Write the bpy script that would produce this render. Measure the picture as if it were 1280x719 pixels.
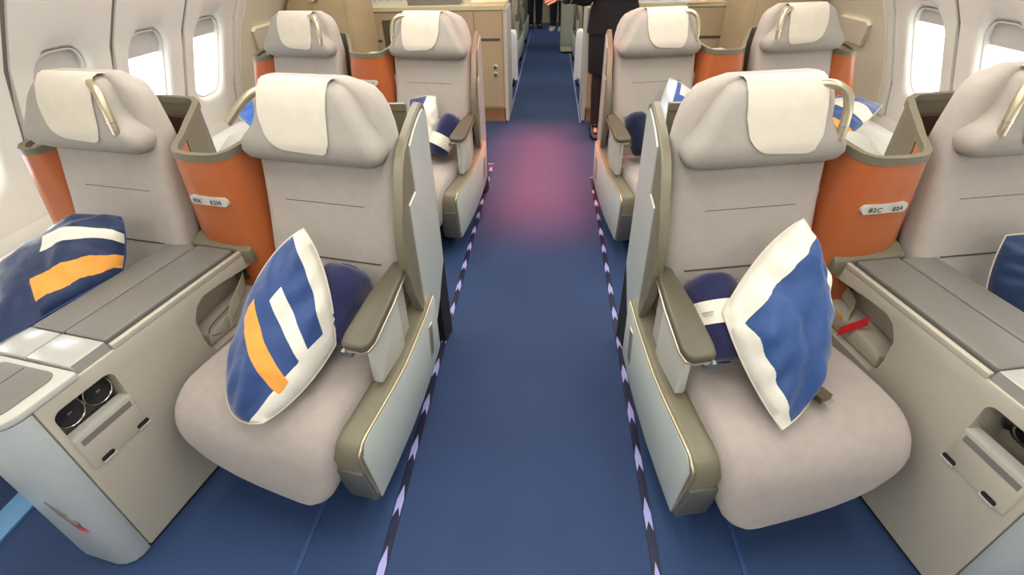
import bpy, bmesh, math, random
from mathutils import Vector, Matrix, noise

for o in list(bpy.data.objects):
    bpy.data.objects.remove(o)
SC = bpy.context.scene
COL = SC.collection
random.seed(7)

# ------------------------------------------------------------------ camera
FPX, HCAM, PITCH, YAW, ROLL = 603.5, 1.385, 0.6194, 0.0842, -0.0261
fh = Vector((-math.sin(YAW), math.cos(YAW), 0)); r0 = Vector((math.cos(YAW), math.sin(YAW), 0))
FW = fh * math.cos(PITCH) + Vector((0, 0, -math.sin(PITCH)))
u0 = r0.cross(FW)
RT = r0 * math.cos(ROLL) + u0 * math.sin(ROLL)
UP = u0 * math.cos(ROLL) - r0 * math.sin(ROLL)
cd = bpy.data.cameras.new('camera'); cam = bpy.data.objects.new('camera', cd); COL.objects.link(cam)
cd.sensor_width = 36.0; cd.lens = 36.0 * FPX / 1280.0; cd.clip_start = 0.02
m = Matrix((RT, UP, -FW)).transposed().to_4x4(); m.translation = (0, 0, HCAM)
cam.matrix_world = m
SC.camera = cam

# ------------------------------------------------------------------ world + exposure
w = bpy.data.worlds.new('world'); SC.world = w; w.use_nodes = True
bg = w.node_tree.nodes['Background']
bg.inputs[0].default_value = (0.93, 0.97, 1.0, 1); bg.inputs[1].default_value = 7.0
SC.view_settings.view_transform = 'Standard'
try:
    SC.view_settings.look = 'None'
except Exception:
    pass
SC.view_settings.gamma = 1.0
SC.view_settings.use_curve_mapping = False
SC.view_settings.exposure = -0.40

XC = -0.0468          # middle of the aisle
ANG = math.radians(11)
OX, OY = -1.007, 1.269
PITCHROW = 1.5


def area(name, loc, sx, sy, power, col=(1, 1, 1), rot=(0, 0, 0), spread=180):
    l = bpy.data.lights.new(name, 'AREA'); l.shape = 'RECTANGLE'; l.size = sx; l.size_y = sy
    l.energy = power; l.color = col; l.spread = math.radians(spread)
    o = bpy.data.objects.new(name, l); COL.objects.link(o); o.location = loc; o.rotation_euler = rot
    return o


# cabin ceiling lamps: centre panels along the aisle and cove strips beside them
for yy, pw in ((-1.1, 22), (0.7, 13), (2.2, 18), (5.6, 10), (7.4, 3)):
    area('ceiling_lamp', (XC, yy, 2.03), 0.55, 1.0, pw, (1.0, 0.95, 0.88))
for s in (-1, 1):
    for yy, pw in ((-0.6, 11), (1.2, 12), (2.7, 13), (4.1, 12), (5.6, 8)):  # the pair level with the doors is added to brighten the door panels
        area('cove_lamp', (XC + s * 1.02, yy, 1.86), 0.16, 1.3, pw, (1.0, 0.95, 0.87), (0, s * 0.25, 0))
# red lamp over the door zone
area('door_zone_red_lamp', (XC, 3.5, 2.0), 0.42, 1.8, 36, (1.0, 0.12, 0.08), (0, 0, 0), 28)

# ------------------------------------------------------------------ materials
MATS = {}


def lin(c):
    return tuple(((x / 12.92) if x <= 0.04045 else ((x + 0.055) / 1.055) ** 2.4) for x in c)


def rgb(r, g, b):
    return lin((r / 255, g / 255, b / 255)) + (1,)


def mat(name, col, rough=0.6, metal=0.0, var=0.06, scale=30.0, bump=0.0, bscale=200.0, weave=0.0, sheen=0.0, coat=0.0, spec=0.5):
    if name in MATS:
        return MATS[name]
    M = bpy.data.materials.new(name); M.use_nodes = True; nt = M.node_tree; N = nt.nodes; L = nt.links
    b = N['Principled BSDF']
    b.inputs['Roughness'].default_value = rough; b.inputs['Metallic'].default_value = metal
    b.inputs['Specular IOR Level'].default_value = spec
    if sheen: b.inputs['Sheen Weight'].default_value = sheen
    if coat: b.inputs['Coat Weight'].default_value = coat; b.inputs['Coat Roughness'].default_value = 0.25
    tc = N.new('ShaderNodeTexCoord')
    nz = N.new('ShaderNodeTexNoise'); nz.inputs['Scale'].default_value = scale; nz.inputs['Detail'].default_value = 4
    L.new(tc.outputs['Object'], nz.inputs['Vector'])
    mr = N.new('ShaderNodeMapRange'); mr.inputs[1].default_value = 0.3; mr.inputs[2].default_value = 0.7
    mr.inputs[3].default_value = 1 - var; mr.inputs[4].default_value = 1 + var
    L.new(nz.outputs[0], mr.inputs[0])
    mx = N.new('ShaderNodeVectorMath'); mx.operation = 'SCALE'
    mx.inputs[0].default_value = col[:3]
    L.new(mr.outputs[0], mx.inputs['Scale'])
    L.new(mx.outputs[0], b.inputs['Base Color'])
    if bump or weave:
        bp = N.new('ShaderNodeBump'); bp.inputs['Strength'].default_value = bump or weave
        bp.inputs['Distance'].default_value = 0.002
        if weave:
            wv = N.new('ShaderNodeTexVoronoi'); wv.inputs['Scale'].default_value = bscale
            L.new(tc.outputs['Object'], wv.inputs['Vector']); L.new(wv.outputs['Distance'], bp.inputs['Height'])
        else:
            n2 = N.new('ShaderNodeTexNoise'); n2.inputs['Scale'].default_value = bscale
            L.new(tc.outputs['Object'], n2.inputs['Vector']); L.new(n2.outputs[0], bp.inputs['Height'])
        L.new(bp.outputs[0], b.inputs['Normal'])
    MATS[name] = M
    return M


FABRIC = mat('seat_fabric', rgb(176, 168, 159), 0.9, var=0.03, weave=0.35, bscale=420, sheen=0.2, spec=0.2)
CUSHF = mat('cushion_fabric', rgb(172, 162, 155), 0.92, var=0.04, weave=0.5, bscale=330, sheen=0.2, spec=0.2)
HEADL = mat('headrest_fabric', rgb(166, 160, 151), 0.8, var=0.03, bump=0.12, bscale=300, spec=0.25)
CLOTH = mat('antimacassar_cloth', rgb(214, 206, 190), 0.95, var=0.03, bump=0.2, bscale=500, spec=0.1)
SEAM = mat('seam_thread', rgb(74, 70, 66), 0.9)
OLIVE = mat('olive_plastic', rgb(116, 110, 90), 0.42, var=0.03, bump=0.08, bscale=600)
OLIVED = mat('dark_olive_plastic', rgb(88, 83, 68), 0.45, var=0.03, bump=0.08, bscale=600)
SILVERP = mat('silver_grey_paint', rgb(190, 197, 190), 0.36, metal=0.08, var=0.02, scale=12, coat=0.2)
CREAMM = mat('champagne_metal', rgb(206, 194, 164), 0.3, metal=0.8, var=0.03)
CHROME = mat('satin_chrome', rgb(205, 205, 200), 0.22, metal=0.95, var=0.02)
BEIGEP = mat('beige_plastic', rgb(186, 179, 163), 0.45, var=0.02, bump=0.06, bscale=700)
LIGHTP = mat('light_grey_plastic', rgb(197, 196, 187), 0.45, var=0.02)
CAPP = mat('console_cap_grey', rgb(184, 190, 190), 0.35, metal=0.15, var=0.02, coat=0.2)
PADG = mat('armrest_grey', rgb(122, 120, 114), 0.45, var=0.03, bump=0.1, bscale=500)
FOOTG = mat('foot_grey', rgb(96, 96, 90), 0.4, var=0.03)
PLATE = mat('plate_silver', rgb(206, 206, 200), 0.3, metal=0.4, var=0.02)
BLACK = mat('black_plastic', rgb(24, 24, 25), 0.35, var=0.1)
DARKU = mat('underseat_dark', rgb(30, 31, 34), 0.7, var=0.2)
BROWN = mat('dark_brown_plastic', rgb(62, 40, 28), 0.6)
GREYL = mat('liner_grey', rgb(176, 176, 165), 0.6, var=0.03)
NAVY = mat('blanket_navy', rgb(40, 42, 78), 0.95, var=0.12, scale=14, bump=0.5, bscale=120, sheen=0.4, spec=0.1)
NAVYD = mat('blanket_dark_navy', rgb(24, 30, 58), 0.95, var=0.12, scale=14, bump=0.5, bscale=120, sheen=0.3, spec=0.1)
BAND = mat('paper_band', rgb(226, 222, 206), 0.8, var=0.02)
PRINT = mat('print_grey', rgb(160, 155, 142), 0.8)
INK = mat('plaque_ink', rgb(70, 72, 70), 0.7)
REDT = mat('red_tag', rgb(200, 26, 32), 0.6, var=0.1)
YELT = mat('yellow_tag', rgb(226, 160, 40), 0.6)
WEBB = mat('belt_webbing', rgb(176, 170, 152), 0.85, bump=0.3, bscale=300)
BUCK = mat('buckle_metal', rgb(120, 112, 94), 0.3, metal=0.8)
WALLP = mat('sidewall_panel', rgb(234, 231, 222), 0.5, var=0.015, scale=6)
WALLS = mat('sidewall_gap', rgb(120, 116, 108), 0.8)
WALLY = mat('door_panel_cream', rgb(228, 222, 196), 0.55, var=0.02, scale=6)
SHADE = mat('window_shade', rgb(206, 204, 198), 0.7, var=0.02)
CEIL = mat('ceiling_panel', rgb(236, 234, 226), 0.7, var=0.01)
TANW = mat('tan_laminate', rgb(176, 158, 122), 0.5, var=0.05, scale=9)
CABG = mat('cabinet_laminate', rgb(184, 166, 132), 0.5, var=0.04, scale=5)
CABT = mat('cabinet_top', rgb(208, 200, 160), 0.4, var=0.03)
WOODK = mat('kickplate_wood', rgb(150, 110, 74), 0.5, var=0.1, scale=14)
SKIN = mat('skin', rgb(214, 164, 138), 0.6, var=0.04)
SUIT = mat('black_uniform', rgb(22, 22, 25), 0.85, var=0.15, bump=0.2, bscale=400)
HOSE = mat('dark_tights', rgb(46, 32, 28), 0.6, var=0.1)
HAIR = mat('dark_hair', rgb(40, 28, 20), 0.6, var=0.3, scale=60)
GOLD = mat('gold_braid', rgb(200, 190, 160), 0.35, metal=0.6)
JEANS = mat('dark_trousers', rgb(26, 28, 40), 0.9, var=0.2)
SHIRTR = mat('red_shirt', rgb(170, 40, 40), 0.9, var=0.1)
WHITE = mat('white_shoe', rgb(228, 222, 212), 0.6)
LINEN = mat('white_linen', rgb(228, 230, 228), 0.9, var=0.03, bump=0.2, bscale=200)
CREAMC = mat('cream_napkin', rgb(232, 216, 180), 0.9, var=0.04)
AMBER = mat('amber_packet', rgb(222, 160, 40), 0.5, var=0.1)
STRIPD = mat('path_strip_dark', rgb(28, 32, 58), 0.4, var=0.2)
STRIPL = mat('path_strip_lavender', rgb(160, 160, 218), 0.45, var=0.05)
TRACKB = mat('seat_track_cover', rgb(108, 160, 206), 0.4, metal=0.2, var=0.05)
TRACKN = mat('seat_track_seam', rgb(44, 72, 120), 0.6)
CARTG = mat('cart_grey_green', rgb(168, 170, 148), 0.45, var=0.03)


def carpet():
    M = bpy.data.materials.new('carpet_blue'); M.use_nodes = True; nt = M.node_tree; N = nt.nodes; L = nt.links
    b = N['Principled BSDF']; b.inputs['Roughness'].default_value = 0.62; b.inputs['Specular IOR Level'].default_value = 0.35
    b.inputs['Sheen Weight'].default_value = 0.35; b.inputs['Sheen Roughness'].default_value = 0.4
    b.inputs['Sheen Tint'].default_value = rgb(120, 150, 210)
    tc = N.new('ShaderNodeTexCoord')
    a = N.new('ShaderNodeTexNoise'); a.inputs['Scale'].default_value = 420; a.inputs['Detail'].default_value = 3
    c = N.new('ShaderNodeTexNoise'); c.inputs['Scale'].default_value = 3.0; c.inputs['Detail'].default_value = 3
    L.new(tc.outputs['Object'], a.inputs['Vector']); L.new(tc.outputs['Object'], c.inputs['Vector'])
    r = N.new('ShaderNodeValToRGB'); r.color_ramp.elements[0].position = 0.3; r.color_ramp.elements[1].position = 0.72
    r.color_ramp.elements[0].color = rgb(30, 51, 88); r.color_ramp.elements[1].color = rgb(47, 72, 113)
    L.new(a.outputs[0], r.inputs[0])
    r2 = N.new('ShaderNodeMapRange'); r2.inputs[1].default_value = .3; r2.inputs[2].default_value = .7
    r2.inputs[3].default_value = .9; r2.inputs[4].default_value = 1.1
    L.new(c.outputs[0], r2.inputs[0])
    v = N.new('ShaderNodeVectorMath'); v.operation = 'SCALE'; L.new(r.outputs[0], v.inputs[0]); L.new(r2.outputs[0], v.inputs['Scale'])
    L.new(v.outputs[0], b.inputs['Base Color'])
    bp = N.new('ShaderNodeBump'); bp.inputs['Strength'].default_value = .5; bp.inputs['Distance'].default_value = .003
    L.new(a.outputs[0], bp.inputs['Height']); L.new(bp.outputs[0], b.inputs['Normal'])
    return M


CARPET = carpet()


def orange_mat():
    M = mat('orange_laminate', rgb(184, 98, 50), 0.38, var=0.05, scale=4, coat=0.25)
    return M


ORANGE = orange_mat()


def glass():
    M = bpy.data.materials.new('window_pane'); M.use_nodes = True; nt = M.node_tree; N = nt.nodes; L = nt.links
    N.clear(); o = N.new('ShaderNodeOutputMaterial'); mx = N.new('ShaderNodeMixShader'); t = N.new('ShaderNodeBsdfTransparent')
    g = N.new('ShaderNodeBsdfGlossy'); g.inputs['Roughness'].default_value = 0.05
    tc = N.new('ShaderNodeTexCoord'); n = N.new('ShaderNodeTexNoise'); n.inputs['Scale'].default_value = 8
    L.new(tc.outputs['Object'], n.inputs['Vector'])
    mr = N.new('ShaderNodeMapRange'); mr.inputs[3].default_value = .04; mr.inputs[4].default_value = .1
    L.new(n.outputs[0], mr.inputs[0]); L.new(mr.outputs[0], mx.inputs[0])
    L.new(t.outputs[0], mx.inputs[1]); L.new(g.outputs[0], mx.inputs[2]); L.new(mx.outputs[0], o.inputs[0])
    return M


GLASS = glass()


def emit(name, col, st):
    M = bpy.data.materials.new(name); M.use_nodes = True; b = M.node_tree.nodes['Principled BSDF']
    b.inputs['Base Color'].default_value = col; b.inputs['Emission Color'].default_value = col; b.inputs['Emission Strength'].default_value = st
    return M


LAMPM = emit('lamp_diffuser', (1, 0.95, 0.87, 1), 2.0)
REDL = emit('red_lens', (1, 0.1, 0.08, 1), 2.0)


def pillow_mat(name, rects, base=(34, 66, 122)):
    """base satin blue with printed rectangles (s0,s1,t0,t1,colour,slant) in the pillow's own UV square"""
    M = bpy.data.materials.new(name); M.use_nodes = True; nt = M.node_tree; N = nt.nodes; L = nt.links
    b = N['Principled BSDF']; b.inputs['Roughness'].default_value = 0.5; b.inputs['Sheen Weight'].default_value = 0.3
    b.inputs['Specular IOR Level'].default_value = 0.4
    uv = N.new('ShaderNodeUVMap'); uv.uv_map = 'UVMap'; sp = N.new('ShaderNodeSeparateXYZ'); L.new(uv.outputs[0], sp.inputs[0])
    tc = N.new('ShaderNodeTexCoord'); nz = N.new('ShaderNodeTexNoise'); nz.inputs['Scale'].default_value = 9; nz.inputs['Detail'].default_value = 3
    L.new(tc.outputs['Object'], nz.inputs['Vector'])
    rp = N.new('ShaderNodeMix'); rp.data_type = 'RGBA'
    rp.inputs[6].default_value = rgb(*[int(c * .9) for c in base]); rp.inputs[7].default_value = rgb(*[min(255, int(c * 1.12)) for c in base])
    L.new(nz.outputs[0], rp.inputs[0])
    cur = rp.outputs[2]

    def mth(op, a, bb):
        n = N.new('ShaderNodeMath'); n.operation = op
        for i, x in enumerate((a, bb)):
            if isinstance(x, float) or isinstance(x, int): n.inputs[i].default_value = x
            else: L.new(x, n.inputs[i])
        return n.outputs[0]
    for (s0, s1, t0, t1, c, sl) in rects:
        S = sp.outputs[0]; T = sp.outputs[1]
        T2 = mth('SUBTRACT', T, mth('MULTIPLY', S, sl)) if sl else T
        k = mth('MULTIPLY', mth('MULTIPLY', mth('GREATER_THAN', S, s0), mth('LESS_THAN', S, s1)),
                mth('MULTIPLY', mth('GREATER_THAN', T2, t0), mth('LESS_THAN', T2, t1)))
        mx = N.new('ShaderNodeMix'); mx.data_type = 'RGBA'; L.new(k, mx.inputs[0]); L.new(cur, mx.inputs[6]); mx.inputs[7].default_value = rgb(*c)
        cur = mx.outputs[2]
    L.new(cur, b.inputs['Base Color'])
    n2 = N.new('ShaderNodeTexNoise'); n2.inputs['Scale'].default_value = 14; n2.inputs['Detail'].default_value = 3
    L.new(tc.outputs['Object'], n2.inputs['Vector'])
    bp = N.new('ShaderNodeBump'); bp.inputs['Strength'].default_value = .35; bp.inputs['Distance'].default_value = .02
    L.new(n2.outputs[0], bp.inputs['Height']); L.new(bp.outputs[0], b.inputs['Normal'])
    return M


# ------------------------------------------------------------------ mesh helpers
def finish(bm, name, mats, sharp=35, smooth=True):
    bmesh.ops.recalc_face_normals(bm, faces=bm.faces[:])
    me = bpy.data.meshes.new(name); bm.to_mesh(me); bm.free()
    for x in (mats if isinstance(mats, (list, tuple)) else [mats]): me.materials.append(x)
    if smooth:
        for p in me.polygons: p.use_smooth = True
        me.set_sharp_from_angle(angle=math.radians(sharp))
    return me


def bevel_all(bm, r, seg=2, ang=30):
    es = [e for e in bm.edges if len(e.link_faces) == 2 and e.calc_face_angle(0) > math.radians(ang)]
    if es: bmesh.ops.bevel(bm, geom=es, offset=r, segments=seg, profile=.5, affect='EDGES', clamp_overlap=True)


def rbox(x0, x1, y0, y1, z0, z1, r=0.004, mats=None, name='box', seg=2):
    bm = bmesh.new()
    vs = [bm.verts.new((x, y, z)) for z in (z0, z1) for y in (y0, y1) for x in (x0, x1)]
    for f in ((0, 1, 3, 2), (4, 6, 7, 5), (0, 4, 5, 1), (2, 3, 7, 6), (0, 2, 6, 4), (1, 5, 7, 3)): bm.faces.new([vs[i] for i in f])
    if r: bevel_all(bm, r, seg)
    return finish(bm, name, mats)


def prism(poly, ax, a, b, r=0.0, mats=None, name='prism', seg=2, fn=None, ang=40):
    """poly: list of 2D points; ax 'x': (y,z), 'y': (x,z), 'z': (x,y)"""
    bm = bmesh.new()

    def P(p, t):
        return {'x': (t, p[0], p[1]), 'y': (p[0], t, p[1]), 'z': (p[0], p[1], t)}[ax]
    A = [bm.verts.new(P(p, a)) for p in poly]; B = [bm.verts.new(P(p, b)) for p in poly]
    n = len(poly)
    bm.faces.new(A); bm.faces.new(B[::-1])
    for i in range(n): bm.faces.new((A[i], A[(i + 1) % n], B[(i + 1) % n], B[i]))
    bmesh.ops.recalc_face_normals(bm, faces=bm.faces[:])
    if r: bevel_all(bm, r, seg, ang)
    if fn:
        for v in bm.verts: v.co = fn(v.co)
    return finish(bm, name, mats)


def loft(rings, mats, name='loft', caps=True, closed=True, sharp=40):
    bm = bmesh.new(); R = [[bm.verts.new(p) for p in r] for r in rings]; n = len(R[0])
    for a, b in zip(R, R[1:]):
        for i in range(n if closed else n - 1):
            j = (i + 1) % n
            bm.faces.new((a[i], a[j], b[j], b[i]))
    if caps and closed:
        bm.faces.new(R[0]); bm.faces.new(R[-1][::-1])
    return finish(bm, name, mats, sharp)


def rrect(x0, x1, y0, y1, r, k=4):
    r = min(r, (x1 - x0) / 2 - 1e-4, (y1 - y0) / 2 - 1e-4); o = []
    for cx, cy, a in ((x1 - r, y0 + r, -90), (x1 - r, y1 - r, 0), (x0 + r, y1 - r, 90), (x0 + r, y0 + r, 180)):
        for i in range(k + 1):
            t = math.radians(a + 90 * i / k); o.append((cx + r * math.cos(t), cy + r * math.sin(t)))
    return o


def tube(path, rad, mats, name='tube', n=10):
    rings = []; path = [Vector(p) for p in path]
    for i, p in enumerate(path):
        t = (path[min(i + 1, len(path) - 1)] - path[max(i - 1, 0)]).normalized()
        a = t.orthogonal().normalized() if i == 0 else (prev - t * prev.dot(t)).normalized()
        prev = a; b = t.cross(a); rr = rad[i] if isinstance(rad, (list, tuple)) else rad
        rings.append([p + a * math.cos(2 * math.pi * k / n) * rr + b * math.sin(2 * math.pi * k / n) * rr for k in range(n)])
    return loft(rings, mats, name, sharp=60)


def smooth_path(pts, n=6):
    pts = [Vector(p) for p in pts]; o = []
    for i in range(len(pts) - 1):
        p0 = pts[max(i - 1, 0)]; p1 = pts[i]; p2 = pts[i + 1]; p3 = pts[min(i + 2, len(pts) - 1)]
        for k in range(n):
            t = k / n
            o.append(0.5 * ((2 * p1) + (-p0 + p2) * t + (2 * p0 - 5 * p1 + 4 * p2 - p3) * t * t + (-p0 + 3 * p1 - 3 * p2 + p3) * t ** 3))
    o.append(pts[-1]); return o


def interp(x, tab):
    if x <= tab[0][0]: return tab[0][1]
    for (a, p), (b, q) in zip(tab, tab[1:]):
        if x <= b: return p + (q - p) * (x - a) / (b - a)
    return tab[-1][1]


def sheet(grid, th, mats, name='sheet', uv=None, sharp=60):
    """grid of points -> thin solid"""
    bm = bmesh.new(); V = [[bm.verts.new(p) for p in r] for r in grid]
    for a, b in zip(V, V[1:]):
        for i in range(len(a) - 1): bm.faces.new((a[i], a[i + 1], b[i + 1], b[i]))
    bmesh.ops.recalc_face_normals(bm, faces=bm.faces[:])
    if th: bmesh.ops.solidify(bm, geom=bm.faces[:], thickness=th)
    return finish(bm, name, mats, sharp)


def disc(c, ax, r, h, mats, n=24, bev=0.002, name='disc'):
    ring = [(r * math.cos(2 * math.pi * i / n), r * math.sin(2 * math.pi * i / n)) for i in range(n)]
    c = Vector(c)
    if ax == 'x': p = [(c.y + a, c.z + b) for a, b in ring]; return prism(p, 'x', c.x - h / 2, c.x + h / 2, bev, mats, name)
    if ax == 'y': p = [(c.x + a, c.z + b) for a, b in ring]; return prism(p, 'y', c.y - h / 2, c.y + h / 2, bev, mats, name)
    p = [(c.x + a, c.y + b) for a, b in ring]; return prism(p, 'z', c.z - h / 2, c.z + h / 2, bev, mats, name)


def boolean(me, cutters):
    o = bpy.data.objects.new('tmp_cut', me); COL.objects.link(o); cs = []
    for c in cutters:
        k = bpy.data.objects.new('tmp_cutter', c); COL.objects.link(k); cs.append(k)
        md = o.modifiers.new('b', 'BOOLEAN'); md.object = k; md.operation = 'DIFFERENCE'; md.solver = 'EXACT'
    dg = bpy.context.evaluated_depsgraph_get(); dg.update()
    r = bpy.data.meshes.new_from_object(o.evaluated_get(dg))
    for x in [o] + cs: bpy.data.objects.remove(x)
    for p in r.polygons: p.use_smooth = True
    r.set_sharp_from_angle(angle=math.radians(35))
    return r


def link(name, me, parent=None, **props):
    o = bpy.data.objects.new(name, me); COL.objects.link(o)
    if parent: o.parent = parent
    for k, v in props.items(): o[k] = v
    return o


def empty(name, loc, rz=0, **props):
    o = bpy.data.objects.new(name, None); COL.objects.link(o); o.location = loc; o.rotation_euler = (0, 0, rz); o.empty_display_size = .1
    for k, v in props.items():
        if v is not None: o[k] = v
    return o


MIRR = {}


def mirrored(me):
    if me.name not in MIRR:
        c = me.copy()
        c.transform(Matrix.Scale(-1, 4, (1, 0, 0))); c.flip_normals()
        MIRR[me.name] = c
    return MIRR[me.name]


def instance(root, parts, sx):
    """parts: list of (name, mesh, parent_index or None, label or None)"""
    made = []
    for nm, me, pi, lab in parts:
        o = link(nm, me if sx > 0 else mirrored(me), made[pi] if pi is not None else root)
        if lab: o['label'] = lab
        made.append(o)
    return made


def wor(u, v, z, s, row=0):
    x = OX + u * math.cos(ANG) + v * math.sin(ANG); y = OY - u * math.sin(ANG) + v * math.cos(ANG) + PITCHROW * row
    if s > 0: x = 2 * XC - x
    return Vector((x, y, z))


def rotz(s):
    return -ANG if s < 0 else ANG


# ================================================================== SETTING
YN, YF = -2.6, 11.6
WP = [(-0.02, 1.98), (0.25, 2.03), (0.5, 2.04), (0.72, 2.0), (0.9, 1.945), (1.05, 1.875), (1.2, 1.785), (1.35, 1.69), (1.55, 1.53), (1.75, 1.32), (1.92, 1.05), (2.04, 0.7), (2.09, 0.3), (2.10, 0.0)]
# arc length table
ARC = [0.0]
for (za, wa), (zb, wb) in zip(WP, WP[1:]): ARC.append(ARC[-1] + math.hypot(zb - za, wb - wa))


def prof(s):
    """arc length -> (halfwidth, z, normal pointing outward)"""
    w_ = interp(s, list(zip(ARC, [p[1] for p in WP]))); z_ = interp(s, list(zip(ARC, [p[0] for p in WP])))
    w2 = interp(s + .04, list(zip(ARC, [p[1] for p in WP]))); z2 = interp(s + .04, list(zip(ARC, [p[0] for p in WP])))
    w1 = interp(s - .04, list(zip(ARC, [p[1] for p in WP]))); z1 = interp(s - .04, list(zip(ARC, [p[0] for p in WP])))
    t = Vector((w2 - w1, z2 - z1)).normalized()
    return w_, z_, (t.y, -t.x)


def s_of_z(z):
    return interp(z, list(zip([p[0] for p in WP], ARC)))


floor = link('floor', rbox(XC - 2.06, XC + 2.06, YN, YF, -0.06, 0.0, 0, CARPET, 'floor'), kind='structure', label='blue carpeted cabin floor along the aisle', category='floor')

S0, S1 = s_of_z(0.50), s_of_z(1.55)
SW = s_of_z(0.872)
HWY, HWS, HR = 0.133, 0.212, 0.10


def wall_pt(side, y, s, off=0.0):
    w_, z_, n = prof(s)
    return (XC + side * (w_ + n[0] * off), y, z_ + n[1] * off)


def ring_at(scale_k, k, n):
    pass


def panel_mesh(side, y0, y1, yc, hole=True):
    bm = bmesh.new(); n = 64
    hole_r = rrect(-HWY, HWY, -HWS, HWS, HR, 15)
    n = len(hole_r)
    # matching outer rectangle by direction
    out = []
    ya, yb, sa, sb = y0 + .013 - yc, y1 - .013 - yc, S0 - SW, S1 - SW
    for (a, b) in hole_r:
        t = 1e9
        if a > 1e-6: t = min(t, yb / a)
        if a < -1e-6: t = min(t, ya / a)
        if b > 1e-6: t = min(t, sb / b)
        if b < -1e-6: t = min(t, sa / b)
        out.append((a * t, b * t))
    for cy, cs in ((ya, sa), (ya, sb), (yb, sa), (yb, sb)):
        j = min(range(n), key=lambda i: (out[i][0] - cy) ** 2 + (out[i][1] - cs) ** 2); out[j] = (cy, cs)
    rings = [(0.0, .060), (0.0, .040), (0.03, .028), (0.08, .012), (0.15, .003), (.24, 0), (.34, 0), (.45, 0), (.56, 0), (.67, 0), (.78, 0), (.9, 0), (1, 0), (1, .02)]
    V = []
    for k, off in rings:
        V.append([bm.verts.new(wall_pt(side, yc + h[0] + (o[0] - h[0]) * k, SW + h[1] + (o[1] - h[1]) * k, off)) for h, o in zip(hole_r, out)])
    for a, b in zip(V, V[1:]):
        for i in range(n): bm.faces.new((a[i], a[(i + 1) % n], b[(i + 1) % n], b[i]))
    return finish(bm, 'wall_panel', WALLP, 50)


def strip_mesh(side, s0, s1, y0, y1, off, mats, name, ns=10, ny=2, th=0.02):
    g = [[Vector(wall_pt(side, y0 + (y1 - y0) * j / (ny - 1), s0 + (s1 - s0) * i / ns, off)) for j in range(ny)] for i in range(ns + 1)]
    g2 = [[Vector(wall_pt(side, y0 + (y1 - y0) * j / (ny - 1), s0 + (s1 - s0) * i / ns, off + th)) for j in range(ny)] for i in range(ns + 1)]
    rings = [[a[0], a[-1], b[-1], b[0]] for a, b in zip(g, g2)]
    return loft(rings, mats, name, sharp=50)


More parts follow.
